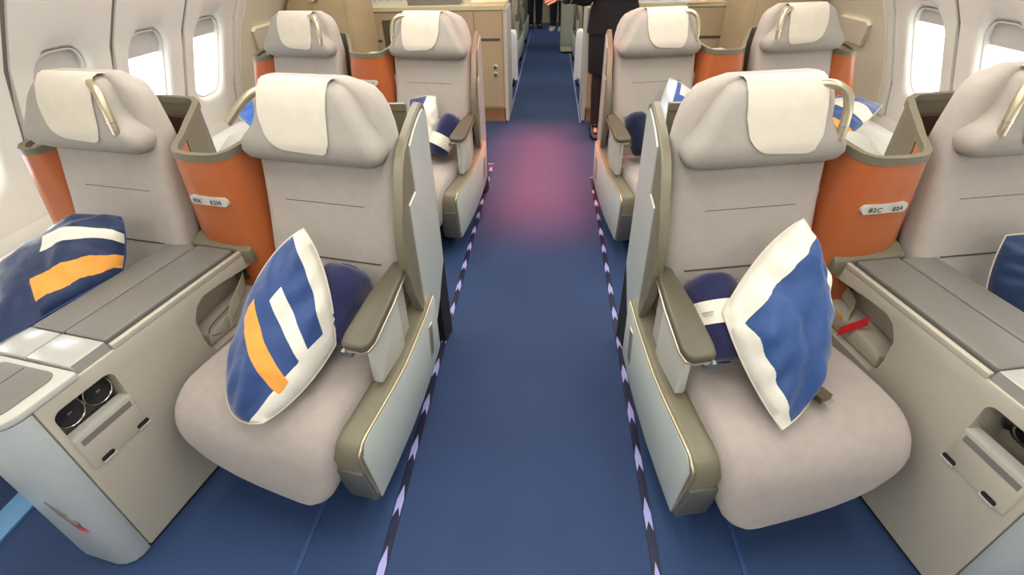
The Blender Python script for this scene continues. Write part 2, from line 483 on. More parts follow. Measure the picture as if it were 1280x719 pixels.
DOOR0, DOOR1 = {-1: 3.21, 1: 3.09}, {-1: 4.55, 1: 4.55}
winno = 0
for side in (-1, 1):
    nm = 'wall_left' if side < 0 else 'wall_right'
    W = link(nm, strip_mesh(side, 0, S0, YN, YF, 0, WALLP, nm, 8), kind='structure', label='curved cream cabin sidewall with oval windows', category='wall')
    y1 = DOOR0[side]
    ycs = []
    while y1 > YN + .5:
        y0 = y1 - .5; yc = (y0 + y1) / 2; ycs.append((y0, y1, yc)); y1 = y0
    y0 = DOOR1[side]
    while y0 < YF - .5:
        ycs.append((y0, y0 + .5, y0 + .25)); y0 += .5
    for (a, b, yc) in ycs:
        if yc < -1.3: 
            link('wall_panel', strip_mesh(side, S0, S1, a, b, 0, WALLP, 'wall_panel', 8), W)
            continue
        link('wall_panel', panel_mesh(side, a, b, yc), W)
        if -1.2 < yc < 6.5:
            winno += 1
            E_ = empty('window_%d' % winno, wall_pt(side, yc, SW), kind='structure', label='oval cabin window with shade partly lowered', category='window')
            loc0 = E_.location.copy()
            # pane
            g = []
            hr = rrect(-HWY - .004, HWY + .004, -HWS - .004, HWS + .004, HR, 8)
            bm = bmesh.new()
            A = [bm.verts.new(Vector(wall_pt(side, yc + p, SW + q, .062)) - loc0) for p, q in hr]; B = [bm.verts.new(Vector(wall_pt(side, yc + p, SW + q, .066)) - loc0) for p, q in hr]
            bm.faces.new(A); bm.faces.new(B[::-1])
            for i in range(len(A)): bm.faces.new((A[i], A[(i + 1) % len(A)], B[(i + 1) % len(A)], B[i]))
            link('pane', finish(bm, 'pane', GLASS), E_)
            # shade (upper part), slightly in front of the pane
            low = {True: .09, False: .11}[side < 0] + .02 * math.sin(yc * 5)
            pts = [(max(-HWY, min(HWY, p)), max(low, q)) for p, q in hr]
            bm = bmesh.new()
            A = [bm.verts.new(Vector(wall_pt(side, yc + p, SW + q, .050)) - loc0) for p, q in pts]; B = [bm.verts.new(Vector(wall_pt(side, yc + p, SW + q, .055)) - loc0) for p, q in pts]
            for i in range(len(A)):
                try: bm.faces.new((A[i], A[(i + 1) % len(A)], B[(i + 1) % len(A)], B[i]))
                except Exception: pass
            bm.faces.new(A); bm.faces.new(B[::-1])
            bmesh.ops.remove_doubles(bm, verts=bm.verts[:], dist=1e-5)
            link('shade', finish(bm, 'shade', SHADE), E_)
            # ring frame
            rr = [[Vector(wall_pt(side, yc + p * f, SW + q * f2, o_)) - loc0 for p, q in rrect(-HWY, HWY, -HWS, HWS, HR, 8)] for f, f2, o_ in ((1.03, 1.02, .03), (1.0, 1.0, .026), (.985, .99, .03), (.985, .99, .05))]
            link('window_frame', loft(rr, SHADE, 'window_frame', caps=False), E_)
    # dark gap strip behind the panel joints
    for (a, b, yc) in ycs:
        link('joint_strip', strip_mesh(side, S0, S1, b - .022, b + .022, .008, WALLS, 'joint_strip', 8, 2, .01), W)
    # upper cove
    link('cove_panel', strip_mesh(side, S1, s_of_z(2.04), YN, YF, 0, CEIL, 'cove_panel', 10), W)
    # door zone panel: flat cream sheet with frame and a raised handle cover
    nd = 'door_1' if side < 0 else 'door_2'
    D = link(nd, strip_mesh(side, s_of_z(0.05), S1, DOOR0[side] + .06, DOOR1[side] - .06, -.02, WALLY, nd, 10, 2, .03), kind='structure', label='cream cabin door panel with a raised handle cover', category='door')
    link('door_frame', strip_mesh(side, S0, S1, DOOR0[side] + .005, DOOR0[side] + .055, -.012, WALLP, 'door_frame', 10, 2, .03), D)
    link('door_frame', strip_mesh(side, S0, S1, DOOR1[side] - .055, DOOR1[side] - .005, -.012, WALLP, 'door_frame', 10, 2, .03), D)
    link('door_backing', strip_mesh(side, S0, S1, DOOR0[side], DOOR1[side], .012, WALLS, 'door_backing', 8, 2, .01), D)
    # cover: trapezoid
    y0c = 3.38 if side < 0 else 3.28
    bm = bmesh.new(); sA, sB = s_of_z(.845), s_of_z(.985)
    pts = [(y0c + .02, sA), (y0c + .0, sB - .03), (y0c + .02, sB), (y0c + .32, sB), (y0c + .33, sB - .03), (y0c + .30, sA)]
    if True: pts = [(y0c + .10, sA), (y0c + .01, sB - .02), (y0c + .03, sB), (y0c + .33, sB), (y0c + .34, sB - .02), (y0c + .30, sA)]
    A = [bm.verts.new(wall_pt(side, y, s, -.042)) for y, s in pts]; B = [bm.verts.new(wall_pt(side, y, s, -.018)) for y, s in pts]
    bm.faces.new(A); bm.faces.new(B[::-1])
    for i in range(6): bm.faces.new((A[i], A[(i + 1) % 6], B[(i + 1) % 6], B[i]))
    bevel_all(bm, .008, 2)
    link('handle_cover', finish(bm, 'handle_cover', WALLY), D)
    # side storage bins under the windows
    for k, (ya, yb) in enumerate(((-2.2, -.9), (-.85, .45), (.5, 1.78), (1.83, 3.1))):
        bxm = XC + side * 1.87
        b_ = empty('side_bin', (bxm, (ya + yb) / 2, 0), label='cream side storage bin under windows beside the %s row window seat' % ['foremost', 'forward', 'front', 'rear'][k] + (' on seat K side' if side < 0 else ' on seat A side'), category='storage bin', group='storage bins along the sidewall')
        hy = (yb - ya) / 2
        link('bin_body', prism([(-.09, .0), (.10, .0), (.135, .25), (.14, .40), (-.09, .40)], 'y', -hy, hy, .008, WALLP, 'bin_body') if side > 0 else prism([(.09, .0), (-.10, .0), (-.135, .25), (-.14, .40), (.09, .40)], 'y', -hy, hy, .008, WALLP, 'bin_body'), b_)
        link('bin_lid', prism([(-.095 * side, .405), (.13 * side, .405), (.115 * side, .47), (.04 * side, .475), (-.085 * side, .425)], 'y', -hy + .01, hy - .01, .006, WALLP, 'bin_lid'), b_)

link('ceiling', prism([(XC - .72, 2.04), (XC + .72, 2.04), (XC + .3, 2.10), (XC - .3, 2.10)], 'y', YN, YF, 0, CEIL, 'ceiling'), kind='structure', label='white curved cabin ceiling', category='ceiling')
link('wall_back', rbox(XC - 2.05, XC + 2.05, YF, YF + .05, 0, 2.12, 0, TANW, 'wall_back'), kind='structure', label='tan bulkhead at the far end of the cabin', category='wall')
link('wall_front', rbox(XC - 2.05, XC + 2.05, YN - .05, YN, 0, 2.12, 0, WALLP, 'wall_front'), kind='structure', label='cream bulkhead behind the camera', category='wall')

# aisle path marking strips on the carpet
ARROW = prism([(-.010, .0), (-.0105, .055), (0, .105), (.0105, .055), (.010, .0), (0, .03)], 'z', .0042, .0055, 0, STRIPL, 'arrow_marker')


def path_strip(n, x, ye, yline):
    t = link('trim_%d' % n, rbox(x - .0115, x + .0115, -.6, ye, 0, .004, .001, STRIPD, 'path_strip'), kind='structure', label='dark path strip with lavender arrow markers along the aisle carpet', category='floor strip')
    k = 0; y = .555
    while y < ye - .12:
        o = link('arrow_marker', ARROW, t); o.location = (x, y, 0); y += .19; k += 1
    sg = -1 if x < 0 else 1
    link('end_bar', rbox(min(x - .01 * sg, x + .05 * sg), max(x - .01 * sg, x + .05 * sg), ye, ye + .014, 0, .004, .001, STRIPL, 'end_bar'), t)
    return t


path_strip(1, -.427, 3.56, 4.6)
path_strip(2, .316, 3.30, 4.6)
for i, x in ((3, -.385), (4, .292)):
    link('trim_%d' % i, rbox(x - .006, x + .006, 4.62, 10.2, 0, .004, .001, STRIPL, 'thin_path_line'), kind='structure', label='thin pale guide line along the far aisle carpet', category='floor strip')
for i, (x, wd, mt_) in enumerate(((-1.60, .042, TRACKB), (1.51, .042, TRACKB))):
    link('trim_%d' % (5 + i), rbox(x - wd, x + wd, -.8, 3.1, 0, .008, .003, mt_, 'seat_track_cover'), kind='structure', label='light blue seat track cover on the carpet under window seat', category='floor strip')
for i, x in ((7, -.66), (8, .55)):
    link('trim_%d' % i, rbox(x - .006, x + .006, -.5, 3.0, 0, .003, .001, TRACKN, 'carpet_seam'), kind='structure', label='thin seat track seam in the blue carpet below the aisle seat', category='floor strip')

# ceiling lamp housings (real fixtures)
for yy in (-1.1, .7, 2.2, 5.6, 7.4):
    t = empty('ceiling_light', (XC, yy, 2.035), label='long white ceiling light panel above the aisle, ' + {-1.1: 'ahead of the first row', .7: 'over seats 82H and 82C', 2.2: 'over the second row', 5.6: 'beyond the cabinets', 7.4: 'over the far seats'}[yy], category='ceiling light', group='ceiling light panels over the aisle')
    link('housing', rbox(-.31, .31, -.55, .55, .004, .03, .004, LIGHTP, 'lamp_housing'), t); link('diffuser', rbox(-.28, .28, -.5, .5, .0, .004, .001, LAMPM, 'lamp_diffuser_panel'), t)

t = empty('exit_light', (XC, 3.5, 2.035), label='red door zone light strip on the ceiling above the aisle', category='ceiling light')
link('housing', rbox(-.23, .23, -.92, .92, .004, .03, .004, LIGHTP, 'red_lamp_housing'), t); link('lens', rbox(-.21, .21, -.9, .9, .0, .004, .001, REDL, 'red_lamp_lens'), t)

# ================================================================== SEATS
def headfront(z):
    return interp(z, [(.895, .06), (.905, .038), (.925, .024), (.96, .022), (1.0, .032), (1.05, .046), (1.09, .064), (1.105, .085)])


def backfront(z):
    return interp(z, [(.36, -.03), (.45, -.012), (.60, .02), (.77, .065), (.93, .095), (1.108, .112)])


def make_cushion(qmin=-1.0):
    # path stations: (v, z, nv, nz, ql, qr, th)
    st = [(.10, .405, 0, 1, -.235, .205, .09), (.0, .41, 0, 1, -.245, .208, .10), (-.12, .42, 0, 1, -.268, .212, .11), (-.22, .425, 0, 1, -.28, .214, .11), (-.31, .426, 0, 1, -.285, .215, .11)]
    for i in range(1, 10):
        a = math.radians(90 + i * 9.2); R_ = .15
        v = -.345 + R_ * math.cos(a); z = .276 + R_ * math.sin(a)
        st.append((v, z, math.cos(a), math.sin(a), interp(z, [(.28, -.24), (.33, -.27), (.38, -.282), (.43, -.287)]), interp(z, [(.28, .205), (.43, .215)]), .105))
    for z, ql, qr in ((.25, -.205, .203), (.225, -.165, .20), (.203, -.115, .196), (.185, -.055, .190), (.172, .01, .18), (.164, .07, .165)):
        st.append((-.497 - .1 * (.276 - z), z, -1, -.02, ql, qr, .10))
    rings = []
    for v, z, nv, nz, ql, qr, th in st:
        ql = max(ql, qmin)
        rr = rrect(ql, qr, -th, 0, .035, 5)
        # gentle crown
        ring = []
        for q, d in rr:
            t = (q - (ql + qr) / 2) / ((qr - ql) / 2)
            d2 = d - .006 * t * t * (1 if d > -.03 else 0)
            ring.append((q, v + nv * d2, z + nz * d2))
        rings.append(ring)
    return loft(rings, CUSHF, 'cushion', sharp=70)


def make_back():
    zs = [.36, .40, .48, .56, .64, .72, .80, .86, .91, .95, .99, 1.03, 1.06, 1.08, 1.095, 1.104, 1.108]
    qb = [(.36, .205), (.5, .215), (.6, .222), (.8, .218), (.9, .208), (.95, .208), (1.0, .203), (1.04, .192), (1.07, .175), (1.09, .15), (1.108, .10)]
    qa = [(.36, -.222), (.5, -.232), (.9, -.23), (1.03, -.214), (1.07, -.2), (1.108, -.15)]
    rings = []
    for z in zs:
        vf = backfront(z); th = interp(z, [(.36, .10), (.9, .10), (1.08, .08), (1.108, .05)])
        rings.append([(q, v, z) for q, v in rrect(interp(z, qa), interp(z, qb), vf, vf + th, .035, 5)])
    return loft(rings, FABRIC, 'backrest', sharp=70)


def make_head():
    zs = [.893, .898, .91, .93, .95, .963, .972, .982, 1.0, 1.02, 1.04, 1.06, 1.078, 1.092, 1.102, 1.107]
    qb = [(.893, .17), (.9, .195), (.93, .205), (.955, .198), (1.0, .17), (1.04, .148), (1.07, .128), (1.095, .10), (1.107, .06)]
    qa = [(.893, -.19), (.9, -.214), (.93, -.222), (.955, -.216), (.975, -.198), (.995, -.172), (1.02, -.16), (1.06, -.15), (1.09, -.14), (1.107, -.11)]
    rings = []
    for z in zs:
        vf = headfront(z); vb = interp(z, [(.893, .11), (.95, .14), (1.09, .165), (1.107, .14)])
        rings.append([(q, v, z) for q, v in rrect(interp(z, qa), interp(z, qb), vf, vb, .03, 5)])
    return loft(rings, HEADL, 'headrest', sharp=70)


def make_cloth(cut=1):
    """cut=-1 larger cut corner on console side"""
    g = []; NA, NB = 16, 18
    qa, qb_ = -.128, .078
    for j in range(NB + 1):
        row = []
        for i in range(NA + 1):
            a = i / NA; q = qa + (qb_ - qa) * a
            # lower limit with rounded corners
            rl, rr_ = (.075, .03) if cut < 0 else (.04, .075)
            d = (q - qa) if (q - qa) < rl else None
            ze = .935
            if q - qa < rl: t = 1 - (q - qa) / rl; ze += (1 - math.sqrt(max(0, 1 - t * t))) * rl * 1.1
            if qb_ - q < rr_: t = 1 - (qb_ - q) / rr_; ze += (1 - math.sqrt(max(0, 1 - t * t))) * rr_ * 1.1
            ze += (.012 * (1 - a) if cut < 0 else .012 * a)
            b = j / NB
            if b < .25:
                t = b / .25; ang = math.radians(150 * (1 - t)); v = .095 - .034 * math.cos(math.radians(0)) * math.cos(ang); z = 1.088 + .026 * math.sin(ang)
                v = .098 - .034 * math.cos(ang)
            else:
                t = (b - .25) / .75; z = 1.088 + (ze - 1.088) * t; v = headfront(z) - .0055
            taper = 1 - .03 * b
            row.append((q, v, z))
        g.append(row)
    return sheet(g, .0025, CLOTH, 'headrest_cover')


HANDLE = [(-.115, .075, 1.09), (-.138, .055, 1.092), (-.166, .042, 1.075), (-.178, .034, 1.04), (-.181, .03, .995), (-.181, .03, .965)]


def make_handle(v=0):
    p = HANDLE if v == 0 else [(-.125, .075, 1.085), (-.15, .058, 1.075), (-.175, .04, 1.052), (-.2, .022, 1.022), (-.212, .014, 1.008)]
    return tube(smooth_path(p, 5), .0112, CREAMM, 'handle', 12)


QOUT = .28


def qs(v): return interp(v, [(-.5, 0), (.0, 0), (.16, -.04), (.41, -.105), (.5, -.125)])


BOXPOLY = [(-.415, .10), (-.30, .115), (-.19, .135), (-.08, .17), (.0, .205), (.09, .25), (.10, .47), (.06, .455), (.02, .438), (-.035, .42), (-.137, .388), (-.22, .375), (-.385, .366), (-.425, .352), (-.445, .31)]


def make_box():
    return prism(BOXPOLY, 'x', .185, QOUT, .014, OLIVE, 'arm_box', 3, ang=35)


def make_side_panel():
    P = [(-.402, .098), (-.30, .111), (-.19, .131), (-.08, .166), (.0, .201), (.085, .25), (.092, .452), (.06, .440), (.02, .424), (-.035, .407), (-.137, .375), (-.22, .362), (-.38, .352), (-.408, .342), (-.425, .31)]
    return prism(P, 'x', QOUT - .004, QOUT + .004, .002, SILVERP, 'side_panel')


def strip_shell(tab, qi, qo, mats, name, r=0):
    rings = []
    for v, zb, zt in tab:
        a, b = qi + qs(v), qo + qs(v)
        e = .006
        rings.append([(a, v, zb), (b - e, v, zb), (b, v, zb + e), (b, v, zt - e), (b - e, v, zt), (a, v, zt)])
    return loft(rings, mats, name, sharp=30)


SHELL = [(-.035, .63, .72), (-.02, .55, .79), (.0, .49, .84), (.03, .44, .885), (.06, .38, .915), (.10, .30, .938), (.16, .26, .955), (.22, .27, .966), (.28, .29, .974), (.34, .32, .98), (.39, .34, .984), (.43, .36, .97), (.45, .38, .93)]
PANEL2 = [(.055, .40, .80), (.085, .27, .80), (.12, .27, .80), (.145, .27, .80), (.15, .27, .935), (.22, .28, .952), (.28, .30, .961), (.34, .33, .967), (.39, .35, .969), (.43, .37, .95)]


def tilt(p):
    return (p.x, p.y, p.z + (p.y + .32) * .11)


def make_pad():
    P = [(.222, -.29), (.228, -.318), (.24, -.328), (.285, -.328), (.298, -.318), (.302, -.29), (.285, -.15), (.262, -.012), (.252, .0), (.228, .0), (.218, -.012), (.214, -.15)]
    return prism(P, 'z', .588, .612, .008, OLIVED, 'armrest_pad', 3, fn=tilt)


def make_trim():
    P = [(.228, -.29), (.233, -.316), (.243, -.325), (.285, -.327), (.299, -.317), (.304, -.29), (.287, -.15), (.264, -.012), (.252, .002), (.228, .002), (.22, -.15)]
    return prism(P, 'z', .583, .590, .002, CREAMM, 'armrest_trim', 2, fn=tilt)


SEAMM = None


def seat_parts(kind):
    parts = []

    def add(n, m, pi=None, lab=None): parts.append((n, m, pi, lab)); return len(parts) - 1
    add('cushion', make_cushion(-1.0 if kind == 'aisle' else -.163))
    b = add('backrest', make_back())
    zz = .77; v_ = backfront(zz)
    add('seam', rbox(-.15, .115, v_ - .0015, v_ + .004, zz - .0018, zz + .0018, 0, SEAM, 'seam'), b)
    zz = .605; v_ = backfront(zz)
    add('seam', rbox(-.16, .16, v_ - .0015, v_ + .004, zz - .0015, zz + .0015, 0, SEAM, 'lower_seam'), b)
    h = add('headrest', make_head())
    add('pedestal', rbox(-.19, .175, -.28, .16, 0, .31, .01, DARKU, 'pedestal'))
    add('frame_rail', rbox(.165, .182, -.36, .1, .20, .33, .004, BLACK, 'frame_rail'))
    add('cushion_bezel', prism([(-.33, .345), (-.30, .395), (.08, .44), (.08, .36), (-.2, .33)], 'x', .192, .206, .003, BEIGEP, 'cushion_bezel'))
    if kind == 'aisle':
        bx = add('arm_box', make_box())
        add('side_panel', make_side_panel(), bx, 'silver grey outer side panel')
        add('edge_trim', tube(smooth_path([(QOUT + .0, y, z) for y, z in ((-.41, .13), (-.437, .305), (-.418, .345), (-.385, .357), (-.22, .367), (-.137, .38), (-.035, .412), (.02, .43), (.06, .447), (.09, .46))], 4), .0042, CREAMM, 'edge_trim', 8), bx)
        add('release_slot', prism([(.005, .265), (.03, .275), (.045, .39), (.02, .385)], 'x', QOUT + .002, QOUT + .007, .001, CREAMM, 'release_slot'), bx)
        add('front_foot', prism([(-.4475, .262), (-.4185, .097), (-.35, .10), (-.35, .262)], 'x', .188, .2785, .006, FOOTG, 'front_foot'), bx)
        sh = add('side_shell', strip_shell(SHELL, QOUT - .028, QOUT - .002, OLIVE, 'side_shell'))
        add('shell_panel', strip_shell(PANEL2, QOUT - .004, QOUT + .002, SILVERP, 'shell_panel'), sh, 'silver grey outer shell panel')
        pd = add('armrest', make_pad())
        add('armrest_trim', make_trim(), pd)
        add('latch', rbox(.226, .256, -.328, -.312, .570, .583, .003, CHROME, 'latch'), pd)
        add('armrest_post', prism([(-.235, .385), (-.245, .40), (-.24, .575), (-.08, .585), (-.085, .39)], 'x', .232, .256, .005, LIGHTP, 'armrest_post'))
        add('armrest_hinge', prism([(-.078, .40), (-.078, .59), (-.02, .60), (-.025, .42)], 'x', .222, .246, .006, FABRIC, 'armrest_hinge'))
        add('rear_foot', rbox(.13, .17, .36, .44, 0, .40, .006, DARKU, 'rear_foot'))
    else:
        add('armrest_post', prism([(-.235, .30), (-.245, .32), (-.24, .46), (-.05, .47), (-.055, .30)], 'x', .232, .256, .005, LIGHTP, 'armrest_post'))
    return parts, h


AISLE, AH = seat_parts('aisle')
WINDOW, WH = seat_parts('window')
CLOTHA, CLOTHB = make_cloth(-1), make_cloth(1)
HAN0, HAN1 = make_handle(0), make_handle(1)
JOINT = tube([(-.181, .03, 1.0), (-.181, .03, .997)], .0122, CHROME, 'handle_joint', 10)


def add_seat(kind, s, row, label, group, cloth, handle, dv=0.0):
    if kind == 'aisle': uc, vc, sx = .36, 0.0, (1 if s < 0 else -1)
    else: uc, vc, sx = -.405, -.045, (-1 if s < 0 else 1)
    p = wor(uc, vc + dv, 0, s, row)
    root = empty('aircraft_seat', p, rotz(s), label=label, category='seat', group=group)
    made = instance(root, AISLE if kind == 'aisle' else WINDOW, sx)
    hd = made[AH if kind == 'aisle' else WH]
    # in the pair frame, cut corner: aisle seats towards console, window seats towards window
    c = CLOTHA if cloth < 0 else CLOTHB
    o = link('headrest_cover', c if sx > 0 else mirrored(c), hd); o['label'] = 'cream cloth headrest cover'
    hm = HAN1 if handle else HAN0
    o = link('grab_handle', hm if sx > 0 else mirrored(hm), hd); o['label'] = 'champagne metal grab handle'
    if not handle: link('handle_joint', JOINT if sx > 0 else mirrored(JOINT), o)
    return root


GS = 'grey beige business cabin seats'
add_seat('aisle', -1, 0, 'grey aisle seat 82H holding a blue pillow with orange stripe', GS, -1, 1)
add_seat('aisle', 1, 0, 'grey aisle seat 82C holding a glossy blue pillow and banded blanket', GS, 1, 0)
add_seat('window', -1, 0, 'grey window seat 82K with large striped pillow, beside plaque 82K 82H', GS, 1, 0)
add_seat('window', 1, 0, 'grey window seat 82A with plain navy pillow, beside plaque 82C 82A', GS, 1, 0)
add_seat('aisle', -1, 1, 'grey aisle seat in second row holding white and navy pillow with banded blanket', GS, 1, 0)
add_seat('aisle', 1, 1, 'grey aisle seat in second row by attendant, holding navy rolled blanket', GS, 1, 0)
add_seat('window', -1, 1, 'grey window seat in second row behind seats 82K and 82H', GS, 1, 0)
add_seat('window', 1, 1, 'grey window seat in second row behind seats 82C and 82A', GS, 1, 0)
for k, row in enumerate((3.0, 4.0, 5.0)):
    for s in (-1, 1):
        if s > 0 and row > 4: continue
        add_seat('aisle', s, row, 'grey aisle seat in the far cabin beyond the %s cabinet, %s row' % ('buttoned' if s < 0 else 'napkin-topped', ['first', 'second', 'third'][k]), 'far aisle seats beyond the cabinets', 1, 0)

# ================================================================== CENTRE CONSOLES
def make_console():
    parts = []

    def add(n, m, pi=None, lab=None): parts.append((n, m, pi, lab)); return len(parts) - 1
    body = prism([(.03, -.655), (.03, .15), (-.16, .15), (-.16, .0), (-.235, -.005), (-.235, -.5), (-.197, -.655)], 'z', .012, .583, .005, BEIGEP, 'console_body')
    c1 = prism(rrect(-.637, -.487, .35, .542, .022, 5), 'x', -.075, .10, 0, GREYL, 'c1')
    c2 = prism([(-.235, .40), (-.24, .43), (-.238, .50), (-.215, .535), (-.185, .552), (-.12, .55), (.145, .525), (.145, .37), (-.22, .37)], 'x', -.065, .10, 0, GREYL, 'c2')
    body = boolean(body, [c1, c2])
    b = add('console_body', body)
    add('front_cap', prism([(.03, -.657), (.0295, -.68), (.022, -.70), (.005, -.715), (-.02, -.722), (-.13, -.722), (-.16, -.716), (-.182, -.70), (-.195, -.68), (-.198, -.657)], 'z', .005, .575, .004, CAPP, 'front_cap', ang=60), None, 'blue grey rounded front cap')
    # top front tray
    plan = [(.034, -.548), (.034, -.68), (.026, -.703), (.006, -.72), (-.02, -.727), (-.13, -.727), (-.165, -.72), (-.188, -.70), (-.202, -.67), (-.235, -.548)]
    t = add('tray_surround', prism(plan, 'z', .577, .599, .006, LIGHTP, 'tray_surround', 3, ang=40))
    add('tray_lid', prism(rrect(-.185, .005, -.705, -.565, .03, 5), 'z', .599, .6025, .0015, PADG, 'tray_lid'), t)
    add('lid_seam', rbox(-.095, -.0935, -.70, -.57, .6025, .6032, 0, SEAM, 'lid_seam'), t)
    for a, bb in ((-.127, .022), (-.236, -.133)):
        p_ = add('top_plate', prism([(a, .583), (bb, .583), (bb - (.012 if bb > 0 else 0), .604), (a, .604)], 'y', -.543, -.455, .002, PLATE, 'top_plate'))
    add('plate_edge', prism([(.010, .585), (.0235, .583), (.0115, .6035), (.0095, .6035)], 'y', -.542, -.456, 0, PADG, 'plate_edge'), p_)
    for a, bb in ((-.127, .004), (-.236, -.133)):
        pr_ = [(a, -.45), (bb, -.45), (bb, -.005), (a, -.005)] if a > -.2 else [(a, -.45), (bb, -.45), (bb, -.01), (a, -.01)]
        add('armrest_pad', prism(pr_, 'z', .583, .606, .006, PADG, 'console_pad', 3))
    add('pad_gap', rbox(-.134, -.126, -.45, .0, .583, .596, 0, DARKU, 'pad_gap'))
    add('side_lip', prism([(.016, .583), (.03, .583), (.03, .597), (.024, .600), (.016, .598)], 'y', -.455, .0, .001, BEIGEP, 'side_lip'))
    add('side_gap', rbox(.0045, .0155, -.452, .10, .583, .588, 0, DARKU, 'side_gap'))
    add('rear_block', prism([(.0, .56), (.0, .606), (.03, .624), (.14, .652), (.14, .56)], 'x', -.158, .068, .006, OLIVE, 'rear_block'))
    f = add('pocket_flap', prism(rrect(-.638, -.486, .345, .452, .008, 3), 'x', .026, .0335, .002, BEIGEP, 'pocket_flap'))
    add('flap_ledge', rbox(.0, .034, -.637, -.487, .449, .4545, .0015, LIGHTP, 'flap_ledge'), f)
    add('notice_strip', rbox(.0325, .0345, -.627, -.495, .424, .441, .0005, PADG, 'notice_strip'), f, 'grey notice strip')
    for v0 in (-.618, -.516):
        nt_ = add('finger_notch', prism(rrect(v0, v0 + .034, .349, .363, .006, 3), 'x', .0325, .0345, 0, DARKU, 'finger_notch'), f)
        add('finger_lip', rbox(.033, .0365, v0 + .002, v0 + .036, .345, .3495, .001, LIGHTP, 'notch_lip'), f)
    # belt pocket inner shelf
    add('pocket_shelf', prism([(-.215, .375), (-.21, .415), (-.13, .43), (.05, .44), (.10, .44), (.10, .375)], 'x', -.06, .012, .008, BEIGEP, 'pocket_shelf'))
    add('pocket_switch', rbox(-.0655, -.04, -.225, -.195, .455, .49, .004, BLACK, 'pocket_switch'))
    add('kick_strip', rbox(-.19, .024, -.65, .1, 0, .014, 0, DARKU, 'kick_strip'))
    return parts


CONSOLE = make_console()


def make_sticker():
    return [('sticker', prism([(-.058, .305), (-.035, .285), (-.018, .262), (-.03, .262), (-.022, .24), (-.008, .225), (-.012, .208), (-.035, .222), (-.05, .25)], 'y', -.7245, -.7215, 0, PADG, 'sticker'), None, 'worn dark sticker'),
            ('sticker_tip', prism([(-.035, .215), (-.012, .205), (.0, .186), (-.02, .196)], 'y', -.7245, -.7215, 0, REDT, 'sticker_tip'), None, 'red sticker tip')]


SHELLPLAN = [(.47, .415), (.40, .40), (.30, .385), (.215, .34), (.15, .25), (.122, .14), (.117, .07), (.11, .03), (.092, .008), (.07, -.002), (.02, -.008), (-.03, -.006), (-.075, .002), (-.105, .02), (-.125, .05), (-.15, .10), (-.19, .18), (-.235, .26), (-.275, .32), (-.32, .35), (-.40, .355), (-.48, .35), (-.55, .32), (-.585, .24), (-.60, .14), (-.612, .06), (-.63, .02), (-.66, .005), (-.695, .008), (-.72, .03), (-.735, .08), (-.735, .14)]


def make_divider():
    parts = []

    def add(n, m, pi=None, lab=None): parts.append((n, m, pi, lab)); return len(parts) - 1
    pts = [Vector(p) for p in SHELLPLAN]
    tops = []
    for p in pts:
        t = max(0.0, min(1.0, p.y / .33)); tops.append(.925 + .045 * t if p.x > -.5 else .885 + .06 * t)

    def seg(i0, i1, zb, zf0, zf1, th, mats, name, lean=.10, extra=0.0):
        rings = []
        for i in range(i0, i1 + 1):
            p = pts[i]; t = (pts[min(i + 1, len(pts) - 1)] - pts[max(i - 1, 0)]).normalized(); n = Vector((-t.y, t.x))  # left normal
            # want outward pointing to the camera (-v) for the humps
            zt = tops[i]; za = zb if zf0 is None else zt + zf0; zc = zt + zf1
            r_ = []
            front = max(0, 1 - max(0, p.y) / .2)
            for (d, z) in ((-extra, za), (-extra, (za + zc) / 2), (-extra, zc), (th + extra, zc), (th + extra, (za + zc) / 2), (th + extra, za)):
                q = p - n * d
                if 5 <= i <= 16 and q.x < .03:
                    ff = 1 - 1.6 * front * (max(z, .62) - .777); q.x = .03 + (q.x - .03) * ff
                elif i >= 26: q.x -= (.38 if i >= 27 else .2) * (.88 - z)
                r_.append((q.x, q.y - lean * front * (z - .78), z))
            rings.append(r_)
        return loft(rings, mats, name, sharp=45)
    # back wall olive (behind seats)
    bw = add('back_wall', seg(0, 5, .05, None, -.02, .012, OLIVE, 'back_wall', 0))
    add('back_wall', seg(15, 23, .05, None, -.02, .012, OLIVE, 'back_wall', 0))
    o = add('orange_panel', seg(5, 15, .36, None, -.02, .014, ORANGE, 'orange_panel'), None, 'burnt orange curved front panel')
    o2 = add('orange_wing', seg(23, 30, .48, None, -.02, .014, ORANGE, 'orange_wing'), None, 'burnt orange wing beside the window')
    add('wing_edge', seg(29, 31, .48, None, -.02, .02, LIGHTP, 'wing_edge'), o2)
    r_ = add('rim', seg(0, 31, 0, -.022, 0.0, .014, OLIVE, 'rim', .10, .003))
    add('inner_liner', prism([(-.14, .10), (.15, .10), (.2, .33), (-.25, .33)], 'z', .60, .80, .01, GREYL, 'inner_liner'))
    add('inner_slope', prism([(.11, .80), (.33, .80), (.33, .875), (.27, .875)], 'x', -.13, .13, .006, GREYL, 'inner_slope'))
    add('inner_recess', rbox(-.50, -.33, .32, .338, .62, .91, .01, BROWN, 'inner_recess'))
    add('inner_recess', rbox(.26, .40, .35, .368, .62, .90, .01, BROWN, 'inner_recess'))
    pl_ = []
    rings = []
    # plaque following the panel front
    a0 = -.068; rr = rrect(-.068, .068, -.0135, .0135, .0134, 6)
    bm = bmesh.new()

    def vv(u): return interp(u, sorted([(p.x, p.y) for p in pts[5:16]]))
    A = [bm.verts.new((p, vv(p) - .010, .777 + q)) for p, q in rr]; B = [bm.verts.new((p, vv(p) + .004, .777 + q)) for p, q in rr]
    bm.faces.new(A); bm.faces.new(B[::-1])
    for i in range(len(A)): bm.faces.new((A[i], A[(i + 1) % len(A)], B[(i + 1) % len(A)], B[i]))
    bmesh.ops.triangulate(bm, faces=[f for f in bm.faces if len(f.verts) > 4])
    add('seat_plaque', finish(bm, 'seat_plaque', LIGHTP), o, 'pale oval seat number plaque')
    return parts, pl_


